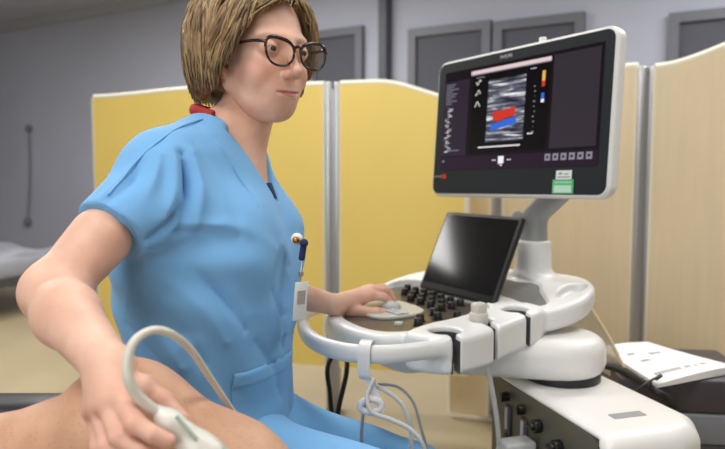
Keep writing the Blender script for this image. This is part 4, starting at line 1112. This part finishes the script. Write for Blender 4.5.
# badge reel with pins and card, hanging on the chest
bp_ = at(297, 240, 1.06); e = empty('id_badge', bp_, 'white identity badge on black reel clipped to scrub chest, with enamel pin', 'badge')
qz = Matrix.Rotation(math.atan2(f_[1], f_[0]) - .9, 4, 'Z')
m = MB(); m.sphere(at(297, 239, 1.05), (.010, .008, .010)); m.sphere(at(296, 240, 1.042), (.006, .005, .006), 1); m.build('enamel_pin', [M_stick, M_gold], e, off=bp_)
m = MB(); m.box((0, 0, 0), (.010, .012, .034), bev=.003, M=Matrix.Translation(at(303, 250, 1.045)) @ Matrix.Rotation(.15, 4, 'Y')); m.sphere(at(304, 243, 1.04), .007); m.build('reel', M_navy, e, off=bp_)
m = MB(); m.tube([at(302, 260, 1.045), at(301, 272, 1.04), at(300.5, 282, 1.04)], .0014, n=6); m.cyl(at(301, 272, 1.04), at(301, 276, 1.04), .004, n=8); m.build('cord', M_silver, e, off=bp_)
m = MB(); m.box((0, 0, 0), (.030, .0015, .062), bev=.0006, M=Matrix.Translation(at(300.5, 301, 1.035)) @ Matrix.Rotation(.12, 4, 'Y') @ Matrix.Rotation(.9, 4, 'Z') @ Matrix.Rotation(-.06, 4, 'X'))
m.box((0, -.0012, .006), (.018, .0008, .022), 1, M=Matrix.Translation(at(300.5, 301, 1.035)) @ Matrix.Rotation(.12, 4, 'Y') @ Matrix.Rotation(.9, 4, 'Z') @ Matrix.Rotation(-.06, 4, 'X'))
m.build('card', [M_stick, mat('badge_print', (170, 160, 158), .5)], e, off=bp_)

# ------------------------------------------------------------------ the patient's leg and the couch
RP = np.array((-.55, .70, .60))
PT_ = empty('person', RP, 'bare bent leg of a patient lying on black couch', 'person')
KN = at(128, 425, .765); CA = at(251, 506, .745); TH = at(-60, 508, .79)
cd = (CA - KN) / np.linalg.norm(CA - KN); AN = KN + cd * .40; td = (TH - KN) / np.linalg.norm(TH - KN); HP = KN + td * .44
sd = SD((-.85, .58, .42), (.25, .95, .95), .0035)
sd.cone(KN + td * .03, KN + td * .2, .064, .077, k=.03); sd.cone(KN + td * .2, HP, .077, .092, k=.03)
sd.ell(KN + (.0, 0, .004), (.072, .07, .072), .02)
sd.cone(KN, KN + cd * .14, .071, .078, k=.03); sd.cone(KN + cd * .14, AN, .078, .036, k=.03)
ft = AN + np.array((.12, -.03, -.03)); sd.cone(AN, ft, .034, .024, k=.02)
for i in range(5): sd.cone(ft + (0, -.02 + i * .011, 0), ft + (.04 - i * .004, -.022 + i * .012, -.004), .010, .008, k=.004)
P, Q = sd.mesh(2); zz = np.zeros(len(P))
mobj('body', P, Q, M_skin2, PT_, off=RP, attr=dict(lips=zz, blush=zz, brow=zz, nail=zz))
sd = SD((-1.15, .45, .45), (-.5, 1.1, 1.0), .008); sd.ell(HP + (-.06, 0, .0), (.16, .16, .12), .02); P, Q = sd.mesh(2)
mobj('gown', P, Q, M_pillow, PT_, off=RP)
zc = float(HP[2]) - .095
e = empty('examination_couch', (-.72, .60, 0), 'black padded examination couch under the bare leg, at left edge', 'couch')
m = MB(); m.box((0, .03, zc - .05), (1.1, .50, .10), bev=.025, seg=3); m.build('mattress', M_vinyl, e)
m = MB(); m.box((-.04, .40, .712), (.70, .10, .07), bev=.03, seg=3); m.box((-.04, .43, .63), (.6, .03, .15)); m.build('side_bolster', M_vinyl, e)
m = MB(); m.box((0, .05, zc - .12), (1.0, .4, .05)); m.box((-.04, .33, zc - .06), (.5, .3, .03)); m.build('frame', M_lgrey, e)
for sx in (-.42, .42):
    for sy in (-.1, .2):
        m = MB(); m.cyl((sx, sy, 0), (sx, sy, zc - .1), .022); m.build('leg', M_lgrey, e)

# ------------------------------------------------------------------ probe in her right hand
pb = at(160, 415, .612)
e = empty('ultrasound_probe', pb, 'cream ultrasound probe held in her right hand on the bare leg, with arched cable', 'ultrasound probe')
pd = at(207, 455, .612) - pb; pd /= np.linalg.norm(pd)
sd = SD(pb - .05, pb + (.09, .05, .05), .0018)
sd.cone(pb + pd * -.004, pb + pd * .012, .0075, .011, k=.004); sd.cone(pb + pd * .012, pb + pd * .055, .0125, .0145, k=.008); sd.cone(pb + pd * .05, pb + pd * .062, .016, .017, k=.008)
P, Q = sd.mesh(1); mobj('probe_body', P, Q, M_probe, e, off=pb)
m = MB(); m.cyl(pb + pd * .062, pb + pd * .083, .0165, .0175, n=20, bev=.003); m.build('probe_head', M_gel, e, off=pb)
m = MB(); m.cyl(at(176, 416, .60), at(197, 440, .60), .002, n=6); m.build('grip_line', M_gel, e, off=pb)
m = MB(); cp = [pb + pd * .0, at(148, 405.5, .606), at(136, 394, .600), at(128.5, 379, .597), at(127, 362, .600), at(132, 345, .607), at(143, 334, .618), at(158, 330, .632), at(175, 336, .650), at(191, 350, .690), at(207, 373, .745), at(221, 394, .80), at(232, 410, .845), at(246, 430, .865)]
m.tube(cp, [.0060, .0052, .0044, .0041, .0040, .0040], n=12, sub=8); m.build('cable', M_cable, e, off=pb)
bpy.context.view_layer.update()
